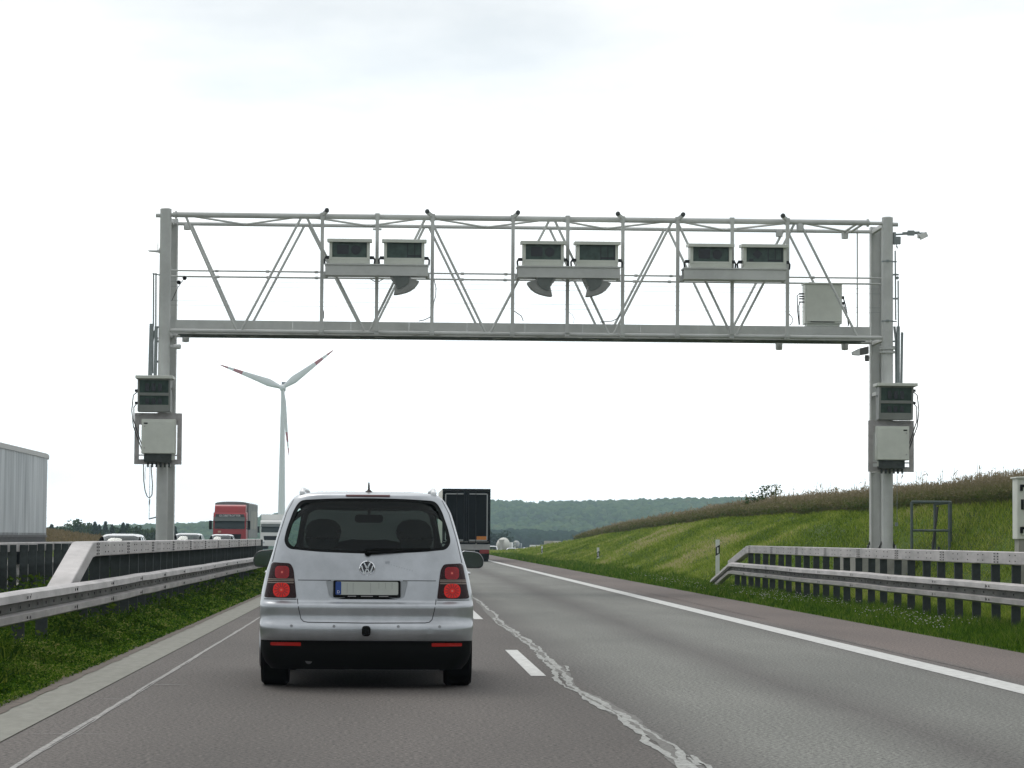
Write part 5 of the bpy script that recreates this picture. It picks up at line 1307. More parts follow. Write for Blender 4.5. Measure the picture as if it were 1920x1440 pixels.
# ================================================================== trucks
def truck_wheels(t, ys, x=1.08, r=.5, w=.30):
    for s in (-1, 1):
        for y in ys:
            b = MB(); b.lathe([(r * .55, -w / 2), (r * .95, -w / 2), (r, -w / 2 + .04), (r, w / 2 - .04), (r * .95, w / 2), (r * .55, w / 2)], (s * x, y, r), 'x', 24); wh = b.build('wheel', BLACK, t)
            b = MB(); b.lathe([(r * .56, -.02), (r * .5, .02), (r * .2, -.02), (r * .18, .05)], (s * (x + w / 2 - .02), y, r), 'x', 18); b.build('rim', mat('truck_rim', (.3, .3, .3), .5, .5), wh)
def trailer(t, y0, y1, m_side, zb=1.18, zt=4.0, w=2.55, ribs=False, front=True):
    "box body from y0 (rear) to y1 (front) with chassis and wheels"
    b = MB(); b.rbox((-w / 2, y0, zb), (w / 2, y1, zt), .03, 1); bx = b.build('trailer_box', m_side, t)
    b = MB()
    for s in (-.42, .42): b.box((s, (y0 + y1) / 2, zb - .18), (.14, y1 - y0 - .3, .30))
    for k in range(8): b.box((0, y0 + .6 + k * (y1 - y0 - 1.2) / 7, zb - .14), (2.4, .1, .16))
    b.build('chassis', mat('chassis_dark', (.03, .03, .032), .6), t)
    b = MB()
    for s in (-1, 1): b.box((s * (w / 2 + .012), (y0 + y1) / 2, zb + .06), (.03, y1 - y0 - .02, .12)); b.box((s * (w / 2 + .012), (y0 + y1) / 2, zt - .06), (.03, y1 - y0 - .02, .12))
    b.build('side_rail', mat('rail_alu', (.5, .5, .5), .4, .6), t)
    truck_wheels(t, [y0 + 2.6, y0 + 3.9, y0 + 5.2])
    return bx
def cab(t, yF, paint, visor_text=None, tall=3.75, wide=2.46, air=True):
    "cab-over tractor; front face at y = yF, looking towards +y"
    w = wide / 2
    side = roundpoly([(yF - 2.2, .75), (yF, .75), (yF + .02, 1.35), (yF - .02, 1.75), (yF - .22, 2.85), (yF - .38, 3.05), (yF - 2.2, 3.05)], [.05, .08, .3, .3, .2, .15, .05], 4)
    b = MB(); b.prism(side, -w, w, 'x'); b.build('cab_body', paint, t, bevel=.09)
    if air:
        b = MB(); b.prism(roundpoly([(yF - 2.1, 3.0), (yF - .36, 3.0), (yF - .62, tall - .12), (yF - .9, tall), (yF - 2.1, tall)], [.02, .02, .1, .2, .02], 4), -w + .08, w - .08, 'x'); b.build('roof_fairing', paint, t, bevel=.08)
    f = lambda z: float(np.interp(z, [.75, 1.35, 1.75, 2.85], [yF, yF + .02, yF - .02, yF - .22]))
    def fpatch(name, pts, off, m, par=t):
        b = MB(); n = len(pts); b.add([(x, f(z) + off, z) for x, z in pts] + [(x, f(z) + off - .03, z) for x, z in pts], [tuple(range(n)), tuple(range(n, 2 * n))[::-1]] + [(i, (i + 1) % n, n + (i + 1) % n, n + i) for i in range(n)]); return b.build(name, m, par, smooth=0)
    ws = fpatch('windscreen', roundpoly([(-w + .09, 1.80), (w - .09, 1.80), (w - .14, 2.66), (-w + .14, 2.66)], .08), .025, mat('truck_glass', (.035, .05, .052), .2, spec=.3))
    for s in (-.5, .35):
        b = MB(); b.bar((s, f(1.83) + .045, 1.83), (s + .62, f(1.9) + .045, 1.90), .025); b.build('wiper', PLASTIC, ws)
    b = MB(); b.prism([(f(2.62) + .05, 2.62), (f(2.40) + .36, 2.37), (f(2.40) + .38, 2.40), (f(2.66) + .08, 2.70)], -w + .08, w - .08, 'x'); vz = b.build('sun_visor', mat('visor_dark', (.02, .035, .03), .35), t)
    fpatch('name_board', [(-w + .16, 2.68), (w - .16, 2.68), (w - .18, 2.90), (-w + .18, 2.90)], .035, mat('board_dark', (.025, .03, .03), .4) if visor_text else paint)
    if visor_text: text_part('lettering', visor_text, .215, mat('letter_white', (.8, .8, .8), .5), t, Matrix.Translation((0, f(2.79) + .045, 2.78)) @ Matrix.Rotation(R(180), 4, 'Z') @ Matrix.Rotation(R(90), 4, 'X'), .004)
    fpatch('grille', roundpoly([(-.82, .98), (.82, .98), (.88, 1.42), (-.88, 1.42)], .05), .025, PLASTIC)
    b = MB(); b.rbox((-w - .01, yF - .6, .35), (w + .01, yF + .12, .92), .10, 2); b.build('bumper', paint, t, bevel=.03)
    for s in (-1, 1):
        b = MB(); b.rbox((s * .95 - .2, yF + .10, .62), (s * .95 + .2, yF + .135, .82), .05, 1); b.build('headlight', mat('headlight_glass', (.6, .62, .64)), t)
        b = MB(); b.rbox((s * (w + .20) - .11, yF - .15, 1.75), (s * (w + .20) + .11, yF - .04, 2.42), .05, 1); b.tube([(s * w, yF - .15, 2.36), (s * (w + .2), yF - .1, 2.40)], .02, 6); b.tube([(s * w, yF - .15, 1.80), (s * (w + .2), yF - .1, 1.80)], .02, 6); b.build('mirror', PLASTIC, t)
        b = MB(); b.add([(s * (w + .006), y, z) for y, z in ((yF - .30, 1.82), (yF - 1.25, 1.82), (yF - 1.25, 2.55), (yF - .42, 2.55))], [(0, 1, 2, 3)]); b.build('side_window', mat('truck_glass', (.10, .13, .14)), t, smooth=0)
    b = MB(); b.box((0, yF - 3.2, .78), (.9, 5.2, .3)); b.build('tractor_frame', mat('chassis_dark', (.03, .03, .032)), t)
    truck_wheels(t, [yF - 1.35, yF - 5.0])
TARP_GREY = mat('grey_tarpaulin', (.20, .215, .215), .55, 0, .45, .8, stretch=(1, 1, .5))
# black trailer ahead in the right lane
Y = 150.0; xc = at(874.5, 960, Y).x
t = thing('articulated_truck', 'dark box trailer with grey outline on its rear doors in the right lane', 'truck', (xc, Y, 0), 0)
BLK = mat('dark_trailer_doors', (.002, .0025, .0025), .6, 0, .3, 2, spec=.05)
ztop = at(874, 916.5, Y).z; zbx = at(880, 1019, Y).z
w2 = (at(919.5, 960, Y).x - at(829.5, 960, Y).x) / 2
b = MB(); b.rbox((-w2, .06, zbx), (w2, 13.6, ztop), .03, 1); b.build('trailer_box', mat('cream_trailer', (.55, .52, .45), .5, 0, .2, 1), t)
b = MB(); fr = .07
for s in (-1, 1): b.box((s * (w2 - fr / 2), .02, (zbx + ztop) / 2), (fr, .10, ztop - zbx))
b.box((0, .02, ztop - fr * .7), (2 * w2 - 2 * fr, .10, fr * 1.4)); b.box((0, .02, zbx + fr / 2), (2 * w2 - 2 * fr, .10, fr)); b.build('rear_frame', BLK, t, bevel=.01)
for s in (-1, 1):
    b = MB(); b.box((s * (w2 - fr) / 2, .035, (zbx + ztop) / 2), (w2 - fr - .004, .05, ztop - zbx - .22)); d = b.build('rear_door', BLK, t, bevel=.008)
    b = MB(); x1 = s * (w2 - fr - .10); x0_ = s * .16
    for (z,) in ((ztop - .27,), (zbx + .17,)): b.box(((x0_ + x1) / 2, .004, z), (abs(x1 - x0_), .006, .055))
    b.box((x1, .004, (zbx + ztop) / 2 - .05), (.055, .006, ztop - zbx - .48)); b.build('contour_marking', mat('contour_tape', (.34, .35, .35), .4), d, smooth=0)
    b = MB()
    for q in (.12, .5): b.tube([(s * q, -.01, zbx + .05), (s * q, -.01, ztop - .1)], .016, 6)
    b.build('lock_rod', mat('rod_dark', (.004, .004, .004), .6), d)
b = MB(); b.box((w2 - fr - .39, .0, zbx + .29), (.52, .006, .19)); b.build('warning_plate', mat('orange_plate', (.50, .17, .02), .5), t, smooth=0)
b = MB(); b.box((0, .06, ztop - .22), (.16, .06, .2)); b.build('bracket', PLASTIC, t)
zr1 = at(880, 1020, Y).z; zr2 = at(880, 1030, Y).z; zr3 = at(880, 1038, Y).z
b = MB(); b.box((0, .06, (zr1 + zr2) / 2 - .02), (2 * w2 - .02, .08, zr1 - zr2 + .02)); b.build('rear_bumper', mat('bumper_grey', (.34, .34, .33), .5, 0, .2, 4), t, bevel=.01)
for s in (-1, 1): b = MB(); b.box((s * (w2 - .30), .05, (zr2 + zr3) / 2), (.5, .08, zr2 - zr3 - .02)); b.build('tail_light', mat('dim_red_lens', (.22, .010, .010), .3), t)
b = MB(); b.box((0, .5, .45), (2.0, .1, .12)); b.box((0, 3, .95), (1.0, 5.5, .3)); b.build('chassis', mat('chassis_dark', (.03, .03, .032)), t)
for s in (-1, 1): b = MB(); b.box((s * 1.0, .9, .45), (.5, .02, .6)); b.build('mud_flap', PLASTIC, t)
truck_wheels(t, [1.6, 2.9, 4.2]); 
cab(t, 16.6, mat('cream_trailer', (.55, .52, .45)), None, 3.6)
# red truck, oncoming
Y = 212.0; xc = at(430.5, 980, Y).x; zg = -.02
RED = mat('red_truck_paint', (.33, .010, .013), .35, 0, .15, 1.5, coat=.2)
t = thing('articulated_truck', 'oncoming red truck with a grey tarpaulin trailer beyond the left barrier', 'truck', (xc, Y, float(zr_(Y))), R(180) - R(0.2))
cab(t, 0, RED, 'GLOBETROTTER', 3.62)
b = MB(); n = 10; zt_ = 3.86
sec = [(-1.275, 1.15), (1.275, 1.15), (1.275, zt_ - .12)] + [(1.2 * math.cos(math.pi * k / n), zt_ - .10 + .12 * math.sin(math.pi * k / n)) for k in range(n + 1)] + [(-1.275, zt_ - .12)]
b.prism(sec, -16.0, -2.75); b.build('trailer_box', TARP_GREY, t, bevel=.02)
b = MB()
for k in range(9): b.box((-1.28, -3.4 - k * 1.5, 2.5), (.03, .06, 2.6)); b.box((1.28, -3.4 - k * 1.5, 2.5), (.03, .06, 2.6))
b.build('tarp_strap', mat('strap_pale', (.34, .36, .35), .6), t)
for s in (-1, 1): b = MB(); b.box((s * 1.288, -9.4, 2.5), (.006, 9, 1.4)); b.build('side_print', mat('tarp_print', (.32, .31, .25), .6, 0, .7, .35, col2=(.12, .14, .14)), t)
truck_wheels(t, [-13.4, -12.1, -10.8])
b = MB(); b.rbox((.62, .10, 1.52), (.86, .125, 1.66), .05, 1); b.build('badge', mat('badge_gold', (.5, .3, .2), .3), t)
# white truck, oncoming
Y = 300.0; xc = at(510, 980, Y).x
t = thing('articulated_truck', 'oncoming white box truck partly hidden by the silver van', 'truck', (xc, Y, at(505, 964, Y).z - 3.72), R(180))
TW = mat('white_truck_paint', (.80, .80, .78), .4, 0, .06, 1)
cab(t, 0, TW, None, 3.2, air=False); trailer(t, -15.5, -2.5, TW, 1.15, 3.72, 2.5)
# grey curtain-sided trailer at the left edge, oncoming: its rear end shows
Y = 96.3; a = at(89.5, 900, Y); zt_ = at(89.5, 852, Y).z; zb_ = at(60, 1003, 90).z
t = thing('curtain_trailer', 'long silver grey curtain sided trailer at the left edge behind the barriers', 'trailer', (a.x - 1.275, Y, zt_ - 4.0), R(180))
CURT = bpy.data.materials.new('silver_curtain'); CURT.use_nodes = True
q = CURT.node_tree; pb = q.nodes['Principled BSDF']; pb.inputs['Roughness'].default_value = .45
tcq = q.nodes.new('ShaderNodeTexCoord'); wv = q.nodes.new('ShaderNodeTexNoise'); wv.inputs['Scale'].default_value = 1.2; wv.inputs['Detail'].default_value = 6
mq = q.nodes.new('ShaderNodeMapping'); mq.inputs['Scale'].default_value = (1, 1.6, .25); q.links.new(tcq.outputs['Object'], mq.inputs[0]); q.links.new(mq.outputs[0], wv.inputs['Vector'])
cq = q.nodes.new('ShaderNodeValToRGB'); cq.color_ramp.elements[0].position = .3; cq.color_ramp.elements[0].color = (.24, .265, .285, 1); cq.color_ramp.elements[1].position = .7; cq.color_ramp.elements[1].color = (.50, .53, .55, 1)
q.links.new(wv.outputs['Fac'], cq.inputs[0]); q.links.new(cq.outputs[0], pb.inputs['Base Color'])
zl = zb_ - (zt_ - 4.0)
b = MB(); vs = []; N = 92; rows = [zl, zl + .3, zl + 1.0, 2.4, 3.2, 3.86]
for s in (-1, 1):
    vs = []
    for z in rows:
        for k in range(N + 1):
            yk = .06 + 13.4 * k / N; off = .012 * (1 if k % 4 in (1, 2) else -1) * (.4 + .6 * (z - zl) / 2.5) + .008 * math.sin(k * 1.7)
            vs.append((s * (1.262 + off), yk, z))
    b.add(vs, [(r_ * (N + 1) + k, r_ * (N + 1) + k + 1, (r_ + 1) * (N + 1) + k + 1, (r_ + 1) * (N + 1) + k) for r_ in range(len(rows) - 1) for k in range(N)])
cu_o = b.build('side_curtain', CURT, t, smooth=50)
b = MB(); b.rbox((-1.24, .0, zl - .05), (1.24, 13.5, 3.95), .02, 1); b.build('trailer_box', mat('trailer_core', (.4, .41, .42), .5, 0, .15, 1), t)
b = MB()
for s in (-1, 1):
    b.box((s * 1.24, 6.75, 3.92), (.12, 13.6, .12))
    for k in range(46): b.tube([(s * 1.235, .2 + k * .29, 4.0), (s * 1.235, .32 + k * .29, 4.0)], .03, 6)
b.box((0, .0, 3.95), (2.55, .14, .12)); b.box((0, -.09, 3.9), (2.6, .10, .14)); b.build('roof_rail', mat('roof_rail_alu', (.42, .42, .41), .5, .3), t)
b = MB()
for s in (-1, 1):
    for k in range(46):
        y = .22 + k * .29; b.box((s * 1.275, y, zl - .10), (.012, .05, .34)); b.box((s * 1.29, y, zl - .04), (.03, .10, .07)); b.bar((s * 1.272, y, zl - .22), (s * 1.272, y + .12, zl - .30), .03)
tag(b.build('curtain_buckle', mat('buckle_pale', (.20, .20, .20), .6), t, smooth=0), kind='stuff')
b = MB(); b.box((0, 6.75, zl - .28), (2.46, 13.4, .44)); b.box((0, 6.75, zl - .6), (.9, 13, .3)); b.build('chassis', mat('chassis_dark', (.03, .03, .032)), t)
truck_wheels(t, [2.6, 3.9, 5.2])
cab(t, 16.5, TW, None, 3.5)

# far vehicles ahead at the bend
def mixer_truck(label, px, pytop, Y, rz, drum, s=1.0, cabc=None):
    zt = at(px, pytop, Y).z; x = at(px, 1020, Y).x
    t = thing('mixer_truck', label, 'mixer truck', (x, Y, zt - 3.75 * s), rz, 'mixer trucks at the road bend'); t.scale = (s, s, s)
    b = MB()
    ax = Vector((0, math.cos(R(-12)), math.sin(R(-12))))
    prof = [(.55, 0), (.95, .35), (1.22, 1.1), (1.25, 2.2), (1.15, 3.0), (.85, 3.8), (.4, 4.3)]
    M_ = Matrix.Rotation(R(12), 4, 'X'); q = MB(); q.lathe(prof, (0, 0, 0), 'y', 28)
    vs = [M_ @ Vector(p) for p in q.v]; b.add([(p.x, p.y + .5, p.z + 2.15) for p in vs], q.f); b.build('drum', drum, t, smooth=50)
    b = MB(); b.prism([(-.35, 2.9), (.35, 2.9), (.6, 3.5), (-.6, 3.5)], .0, .5); b.box((0, .1, 1.7), (.5, .15, 2.2)); b.bar((0, .2, 1.8), (.3, -.5, 1.0), .35, .12); b.build('chute', mat('chute_grey', (.45, .44, .40), .6), t)
    b = MB(); b.box((0, 3.6, .95), (1.0, 7.4, .3)); b.box((0, .2, 1.0), (2.3, .15, .5)); b.build('chassis', mat('chassis_dark', (.03, .03, .032)), t)
    b = MB(); b.rbox((-1.2, 5.9, .7), (1.2, 7.9, 2.95), .1, 1); b.build('cab_body', cabc or TW, t, bevel=.08)
    for s_ in (-1, 1): b = MB(); b.box((s_ * .95, .1, .95), (.3, .06, .14)); b.build('tail_light', RED_GLASS, t)
    truck_wheels(t, [1.3, 2.6, 5.0, 6.8]); return t
mixer_truck('white mixer truck with a big pale drum, largest of the far vehicles', 940, 1009.2, 540, R(-10), mat('drum_white', (.60, .59, .53), .5, 0, .12, 1))
mixer_truck('smaller grey mixer truck right of the white drum, farther away', 965.5, 1014.3, 800, R(-12), mat('drum_grey', (.20, .21, .25), .5, 0, .5, 1.2, col2=(.5, .48, .42)), .8, mat('cab_grey', (.2, .22, .26), .4))
def van_far(label, px, pytop, Y, rz, m, dims):
    x = at(px, 1020, Y).x; zt = at(px, pytop, Y).z; w, l, h = dims
    t = thing('delivery_van', label, 'van', (x, Y, zt - h), rz)
    b = MB(); b.rbox((-w / 2, 0, .35), (w / 2, l, h), .12, 1); b.build('body', m, t, bevel=.05)
    b = MB(); b.box((0, -.005, h * .72), (w * .6, .02, h * .16)); b.build('rear_window', mat('truck_glass', (.10, .13, .14)), t)
    for s in (-1, 1): b = MB(); b.box((s * (w / 2 - .12), -.01, 1.0), (.12, .03, .3)); b.build('tail_light', RED_GLASS, t)
    for s in (-1, 1):
        for y in (.9, l - .9): wheel(t, s * (w / 2 - .12), y, .33, .22)
van_far('tiny white van behind the grassy bank, right of the mixer trucks', 1002, 1022.0, 560, R(-14), TW, (1.95, 5.0, 2.35))
van_far('beige box truck roof just above the bank left of the brown crop', 1029, 1014.3, 700, R(-17), mat('beige_box', (.42, .37, .30), .6, 0, .15, 1), (2.5, 7.5, 3.4))

# ================================================================== wind turbine
YT = 1450.0
hub = at(527.5, 728, YT); base = at(527.3, 1005, YT)
t = thing('wind_turbine', 'tall white three bladed wind turbine with red striped blade tips', 'wind turbine', (base.x, YT, -8.0))
TURB = mat('turbine_white', (.80, .80, .79), .5, 0, .04, .1)
RTIP = mat('turbine_red', (.42, .045, .04), .5)
H = hub.z + 8
b = MB(); b.tube([(0, 0, 0), (0, 0, H * .3), (0, 0, H - 1.5)], [2.1, 1.75, .95], 24); b.build('tower', TURB, t)
b = MB(); b.rbox((-1.4, -3.5, H - 1.4), (1.4, 4.0, H + 1.8), .6, 1); b.build('nacelle', TURB, t, bevel=.3)
b = MB(); b.box((.3, 2.5, H + 2.6), (2.2, .6, 1.6)); b.build('cooler', mat('cooler_dark', (.12, .12, .12), .6), t)
b = MB(); b.lathe([(.3, -6.6), (1.1, -6.2), (1.5, -5.2), (1.4, -3.6)], (0, 0, H), 'y', 20); rotor = b.build('rotor_hub', TURB, t)
tips = [(409, 684), (622.5, 656), (539.3, 857)]
for tp in tips:
    tpw = at(tp[0], tp[1], YT - 5); d = Vector((tpw.x - hub.x, 0, tpw.z - hub.z)); Lb = d.length; d.normalize(); n_ = Vector((-d.z, 0, d.x))
    st = [(0.02, 1.0, 1.0), (.06, 1.1, 1.0), (.14, 1.6, .6), (.22, 2.0, .45), (.40, 1.55, .30), (.60, 1.1, .2), (.64, 1.0, .18), (.78, .72, .12), (.79, .70, .12), (.87, .52, .09), (.97, .28, .06), (1.0, .10, .03)]
    narrow = 0.62 if tp[1] > 800 else 1.0
    b = MB(); vs = []; N = 10
    for q, c, th in st:
        for k in range(N):
            a = 2 * math.pi * k / N
            vs.append(Vector((0, -5.0, H)) + d * (Lb * q) + n_ * (c * narrow * math.cos(a) - (.5 * c * q if q > .1 else 0) * .4) + Vector((0, 1, 0)) * (th * math.sin(a)))
    for i in range(len(st) - 1):
        b.add([], [])
    b.v = [tuple(v) for v in vs]
    for i in range(len(st) - 1):
        mi = 1 if (st[i][0] >= .60 and st[i + 1][0] <= .785 and st[i][0] < .78 and st[i][0] >= .63) or st[i][0] >= .87 else 0
        for k in range(N): b.f.append((i * N + k, i * N + (k + 1) % N, (i + 1) * N + (k + 1) % N, (i + 1) * N + k)); b.mi.append(mi)
    me = bpy.data.meshes.new('blade'); me.from_pydata(b.v, [], b.f); me.polygons.foreach_set('material_index', b.mi); me.update()
    link_mesh('blade', me, [TURB, RTIP], t, smooth=60)

# ================================================================== trees
def leaf_tree(name, label, h, w, leaves, kind, loc, group, nl=900, trunk_m=None, cat='tree', lsize=.32):
    t = thing(name, label, cat, loc, random.uniform(0, 6), group)
    r_ = np.random.default_rng(int(h * 100) + nl + len(label))
    b = MB(); b.tube([(0, 0, -.5), (.05, 0, h * .3), (0, .05, h * .7), (0, 0, h * .95)], [h * .035, h * .028, h * .015, h * .004], 8)
    if kind == 'broad':
        for k in range(9):
            a = k * 2.4; z0 = h * (.25 + .05 * k); rr = w * .40
            b.tube([(0, 0, z0), (math.cos(a) * rr * .5, math.sin(a) * rr * .5, z0 + h * .12), (math.cos(a) * rr, math.sin(a) * rr, z0 + h * .18)], [h * .014, h * .009, h * .003], 5)
    b.build('trunk', trunk_m or mat('bark', (.06, .045, .035), .9, 0, .4, 4), t)
    if kind == 'broad':
        nc = 26; c = r_.normal(0, 1, (nc, 3)); c /= np.linalg.norm(c, axis=1)[:, None]; c *= r_.uniform(.35, 1, (nc, 1)) ** .5
        c = c * np.array([w * .42, w * .42, h * .34]) + np.array([0, 0, h * .62]); rad = r_.uniform(.10, .22, nc) * w
        idx = r_.integers(0, nc, nl); p = r_.normal(0, 1, (nl, 3)); p /= np.linalg.norm(p, axis=1)[:, None]; p *= r_.uniform(.5, 1, (nl, 1))
        C = c[idx] + p * rad[idx][:, None]; rn = np.clip(.45 + .28 * r_.normal(0, 1, nc)[idx] + .15 * r_.normal(0, 1, nl), 0, 1)
    else:
        z = r_.uniform(.08, 1, nl) ** 1.25; tier = (z * 9) % 1; rad = (1 - z) ** .9 * w * .5 * (.62 + .45 * (1 - tier)); a = r_.uniform(0, 2 * np.pi, nl); q = r_.uniform(.35, 1, nl) ** .6
        C = np.stack([np.cos(a) * rad * q, np.sin(a) * rad * q, z * h - .12 * rad * q], -1); rn = np.clip(.3 + .3 * (1 - tier) + .2 * r_.normal(0, 1, nl), 0, 1)
    global rng
    keep = rng; rng = r_
    o = leaf_cloud('crown', leaves, C, r_.uniform(.7, 1.3, nl) * lsize, rn, .7); rng = keep
    o.parent = t
    return t
BROAD = leafmat('broadleaf_leaves', [(.028, .055, .016), (.050, .085, .024), (.080, .115, .040)], .25)
FIR = leafmat('conifer_needles', [(.014, .034, .018), (.026, .052, .026), (.045, .075, .036)], .15)
GT = 'trees on the skyline left of the gantry column'
specs = [(97, 984, 5.0, 'fir', 'small dark conifer just right of the grey trailer'), (112, 988, 4.0, 'broad', 'low dark bush tree between small conifer and broad tree'), (132, 977, 6.2, 'broad', 'broad rounded tree, leftmost of the two merged crowns'), (154, 978, 6.0, 'broad', 'broad rounded tree, right of the two merged crowns'),
         (170, 983, 4.4, 'broad', 'dark bushy tree touching the two broad crowns on their right'), (178, 979, 3.4, 'fir', 'thin conifer rising above bushy tree beside broad crowns'), (186, 985, 4.2, 'fir', 'wide low conifer between two taller ones'), (198, 978, 4.6, 'fir', 'tallest pointed conifer above the white roofed car'), (210, 985, 3.6, 'fir', 'conifer directly right of the tallest one'),
         (219, 987, 4.0, 'broad', 'low bushy tree in the gap of the conifer row'), (231, 981, 3.6, 'fir', 'pointed conifer midway between tallest one and gantry column'), (239, 983, 3.8, 'fir', 'conifer with blunt top left of the hanging weight'), (250, 988, 4.2, 'broad', 'low tree behind the hanging cable weight'), (262, 987, 4.6, 'broad', 'dark low tree right below the hanging cable weight'), (276, 988, 4.6, 'broad', 'low tree just left of the left gantry column'), (290, 987, 4.6, 'broad', 'low tree partly hidden by the left gantry column'), (328, 988, 3.6, 'fir', 'dark tree peeping out right of the left gantry column')]
for i, (px, py, w, k, lab) in enumerate(specs):
    Y = 470 + 14 * ((i * 7) % 5)
    p = at(px, py, Y); zg = min(gz(p.x, Y), p.z - 5.5)
    leaf_tree('conifer' if k == 'fir' else 'broadleaf_tree', lab, p.z - zg, w * 1.05, FIR if k == 'fir' else BROAD, k, (p.x, Y, zg), GT, 1000, lsize=.30)
# shrub on the crest of the bank, shrub in the bank grass, bush by the bend
Y = 118.0; p = at(1446, 911, Y); zg = gz(p.x, Y)
leaf_tree('shrub', 'small leafy shrub sticking up out of the brown crop', p.z - zg, 1.55, BROAD, 'broad', (p.x, Y, zg), None, 700, cat='shrub', lsize=.055)
Y = 116.0; p = at(1414, 924, Y); zg = gz(p.x, Y)
leaf_tree('shrub', 'lower shrub on the crop skyline left of the taller leafy shrub', p.z - zg, 1.2, BROAD, 'broad', (p.x, Y, zg), None, 300, cat='shrub', lsize=.05)
Y = 640.0; p = at(931, 998, Y)
leaf_tree('broadleaf_tree', 'dark round bush behind the white mixer drum', 9.0, 9.0, FIR, 'broad', (p.x, Y, p.z - 9.0), None, 3000, cat='tree', lsize=.4)

# ================================================================== wooded hills far away
def crown_protos():
    out = []
    r_ = np.random.default_rng(11)
    for k in range(4):                                             # broadleaf crowns: lumpy domes
        me = bpy.data.meshes.new('t'); b_ = bmesh.new(); bmesh.ops.create_icosphere(b_, subdivisions=2, radius=1); b_.to_mesh(me); b_.free()
        V = np.array([v.co[:] for v in me.vertices]); F = np.array([p.vertices[:] for p in me.polygons]); bpy.data.meshes.remove(me)
        V = V * (1 + r_.normal(0, .16, len(V)))[:, None]; V[:, 2] = V[:, 2] * .85 + .6
        out.append((V, F))
    for k in range(3):                                             # conifers: three ragged tiers
        vs = []; fs = []
        for (z0, z1, r) in ((0, 1.1, .72), (.7, 1.7, .55), (1.3, 2.5, .36)):
            n0 = len(vs)
            for a in range(7): q = r * (1 + r_.normal(0, .2)); vs.append((q * math.cos(a * .898), q * math.sin(a * .898), z0 + r_.normal(0, .06)))
            vs.append((r_.normal(0, .04), r_.normal(0, .04), z1)); fs += [(n0 + a, n0 + (a + 1) % 7, n0 + 7) for a in range(7)]
        out.append((np.array(vs), np.array(fs)))
    return out
PROTO = crown_protos()
def forest(name, m, x, y, z, size, conif, hue):
    Vs = []; Fs = []; Rs = []; n0 = 0; r_ = np.random.default_rng(len(x))
    for i in range(len(x)):
        V, F_ = PROTO[4 + r_.integers(3)] if r_.uniform() < conif[i] else PROTO[r_.integers(4)]
        a = r_.uniform(0, 6.28); c, s = math.cos(a), math.sin(a); S = size[i]
        q = np.stack([(V[:, 0] * c - V[:, 1] * s) * S + x[i], (V[:, 0] * s + V[:, 1] * c) * S + y[i], V[:, 2] * S * r_.uniform(.9, 1.35) * (.62 if len(V) < 30 else 1) + z[i]], -1)
        Vs.append(q); Fs.append(F_ + n0); Rs.append(np.full(len(V), hue[i]) + r_.normal(0, .06, len(V))); n0 += len(V)
    return tag(link_mesh(name, fast_mesh(name, np.concatenate(Vs), np.concatenate(Fs), np.clip(np.concatenate(Rs), 0, 1)), m, smooth=0), kind='stuff')
def ridge(px): return np.interp(px, [-900, -200, 100, 300, 360, 400, 440, 480, 560, 700, 850, 920, 1000, 1080, 1150, 1240, 1330, 1400, 1600, 2200, 3200], [1000, 996, 990, 985, 984, 980, 975, 971, 960, 948, 941, 939, 942, 941, 939, 936, 935, 934, 934, 940, 950])
YH = 2150.0
def hill_top(x):
    px = 735 + x * FPX / YH; return 1.27 + (1008.5 + .007 * (px - 735) - ridge(px)) * YH / FPX - 5.5
def hill_z(x, y):
    q = sst(1450, YH, y) * .55 + .45 * np.clip((y - 1450) / (YH - 1450), 0, 1)
    lump = 3.0 * np.sin(x * .021 + y * .004) * np.sin(y * .006) * (1 - np.abs(2 * q - 1))
    return -9 + (hill_top(x) + 9) * q + lump
xs = np.arange(-1100, 1500, 20.0); ys = np.concatenate([np.arange(1400, YH, 25.0), np.arange(YH, YH + 500, 50.0)])
X, Yy = np.meshgrid(xs, ys); Zh = np.where(Yy <= YH, hill_z(X, np.minimum(Yy, YH)), hill_z(X, YH + 0 * X) - (Yy - YH) * .02)
nx = len(xs); ii = (np.arange(len(ys) - 1)[:, None] * nx + np.arange(nx - 1)[None, :]).ravel()
tag(link_mesh('hill', fast_mesh('hill', np.stack([X, Yy, Zh], -1).reshape(-1, 3), np.stack([ii, ii + 1, ii + nx + 1, ii + nx], -1)), mat('forest_floor', (.025, .04, .018), .95, spec=.1), smooth=60), kind='structure')
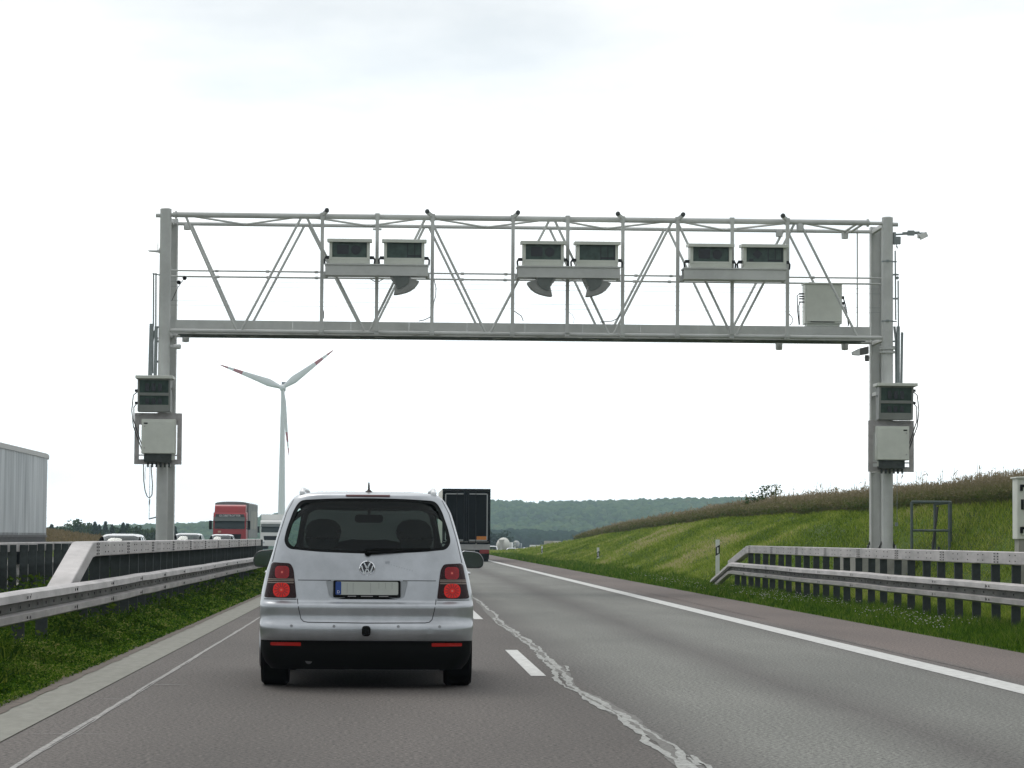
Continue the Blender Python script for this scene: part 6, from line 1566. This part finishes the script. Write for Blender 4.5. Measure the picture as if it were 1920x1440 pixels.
WOOD = leafmat('wooded_hill_foliage', [(.030, .062, .022), (.060, .110, .032), (.095, .145, .042), (.13, .15, .06)], .25)
r_ = np.random.default_rng(21)
n = 17000; x = r_.uniform(-360, 340, n); y = 1460 + (YH + 40 - 1460) * r_.uniform(0, 1, n) ** .8
cl = noise2(x, y, 90.0, 51)
forest('hill_forest', WOOD, x, y, np.where(y < YH, hill_z(x, np.minimum(y, YH)), hill_z(x, YH + 0 * x)), r_.uniform(2.0, 3.5, n), np.where(cl > .58, .28, .05), np.clip(.38 + .45 * (cl - .5) * -1 + r_.normal(0, .16, n), 0, 1))
n = 900; x = np.where(r_.uniform(0, 1, n) < .5, r_.uniform(-1050, -420, n), r_.uniform(420, 1400, n)); y = 1460 + (YH - 1460) * r_.uniform(0, 1, n)
forest('hill_forest', WOOD, x, y, hill_z(x, y), r_.uniform(9, 14, n), np.full(n, .2), np.clip(r_.normal(.4, .2, n), 0, 1))
# dark conifer belt in front of the hill
n = 2600; x = r_.uniform(15, 120, n); y = r_.uniform(1050, 1250, n)
zt = at(985, 989, 1150).z
hgt = np.interp(x, [-150, -95, -60, -40, 40, 60, 85, 120], [-6, -5, -4, -2.0, zt, zt, zt - .8, zt - 1.6])
zb_ = hgt - 6.0 + (y - 1150) * .014
forest('conifer_belt', leafmat('conifer_belt_needles', [(.012, .030, .022), (.022, .045, .030), (.035, .060, .036)], .15), x, y, zb_, r_.uniform(1.8, 2.6, n), np.full(n, .22), np.clip(r_.normal(.45, .2, n), 0, 1))

# ================================================================== haze
b = MB(); b.box((0, 600, 45), (9400, 8400, 110))
hm = bpy.data.materials.new('haze'); hm.use_nodes = True; q = hm.node_tree; q.nodes.clear()
oo = q.nodes.new('ShaderNodeOutputMaterial'); pv_ = q.nodes.new('ShaderNodeVolumePrincipled'); pv_.inputs['Color'].default_value = (.66, .85, 1.0, 1); pv_.inputs['Density'].default_value = 0.00019; pv_.inputs['Anisotropy'].default_value = 0.2
q.links.new(pv_.outputs[0], oo.inputs['Volume'])
hz_o = b.build('haze', hm, smooth=0); tag(hz_o, kind='stuff')
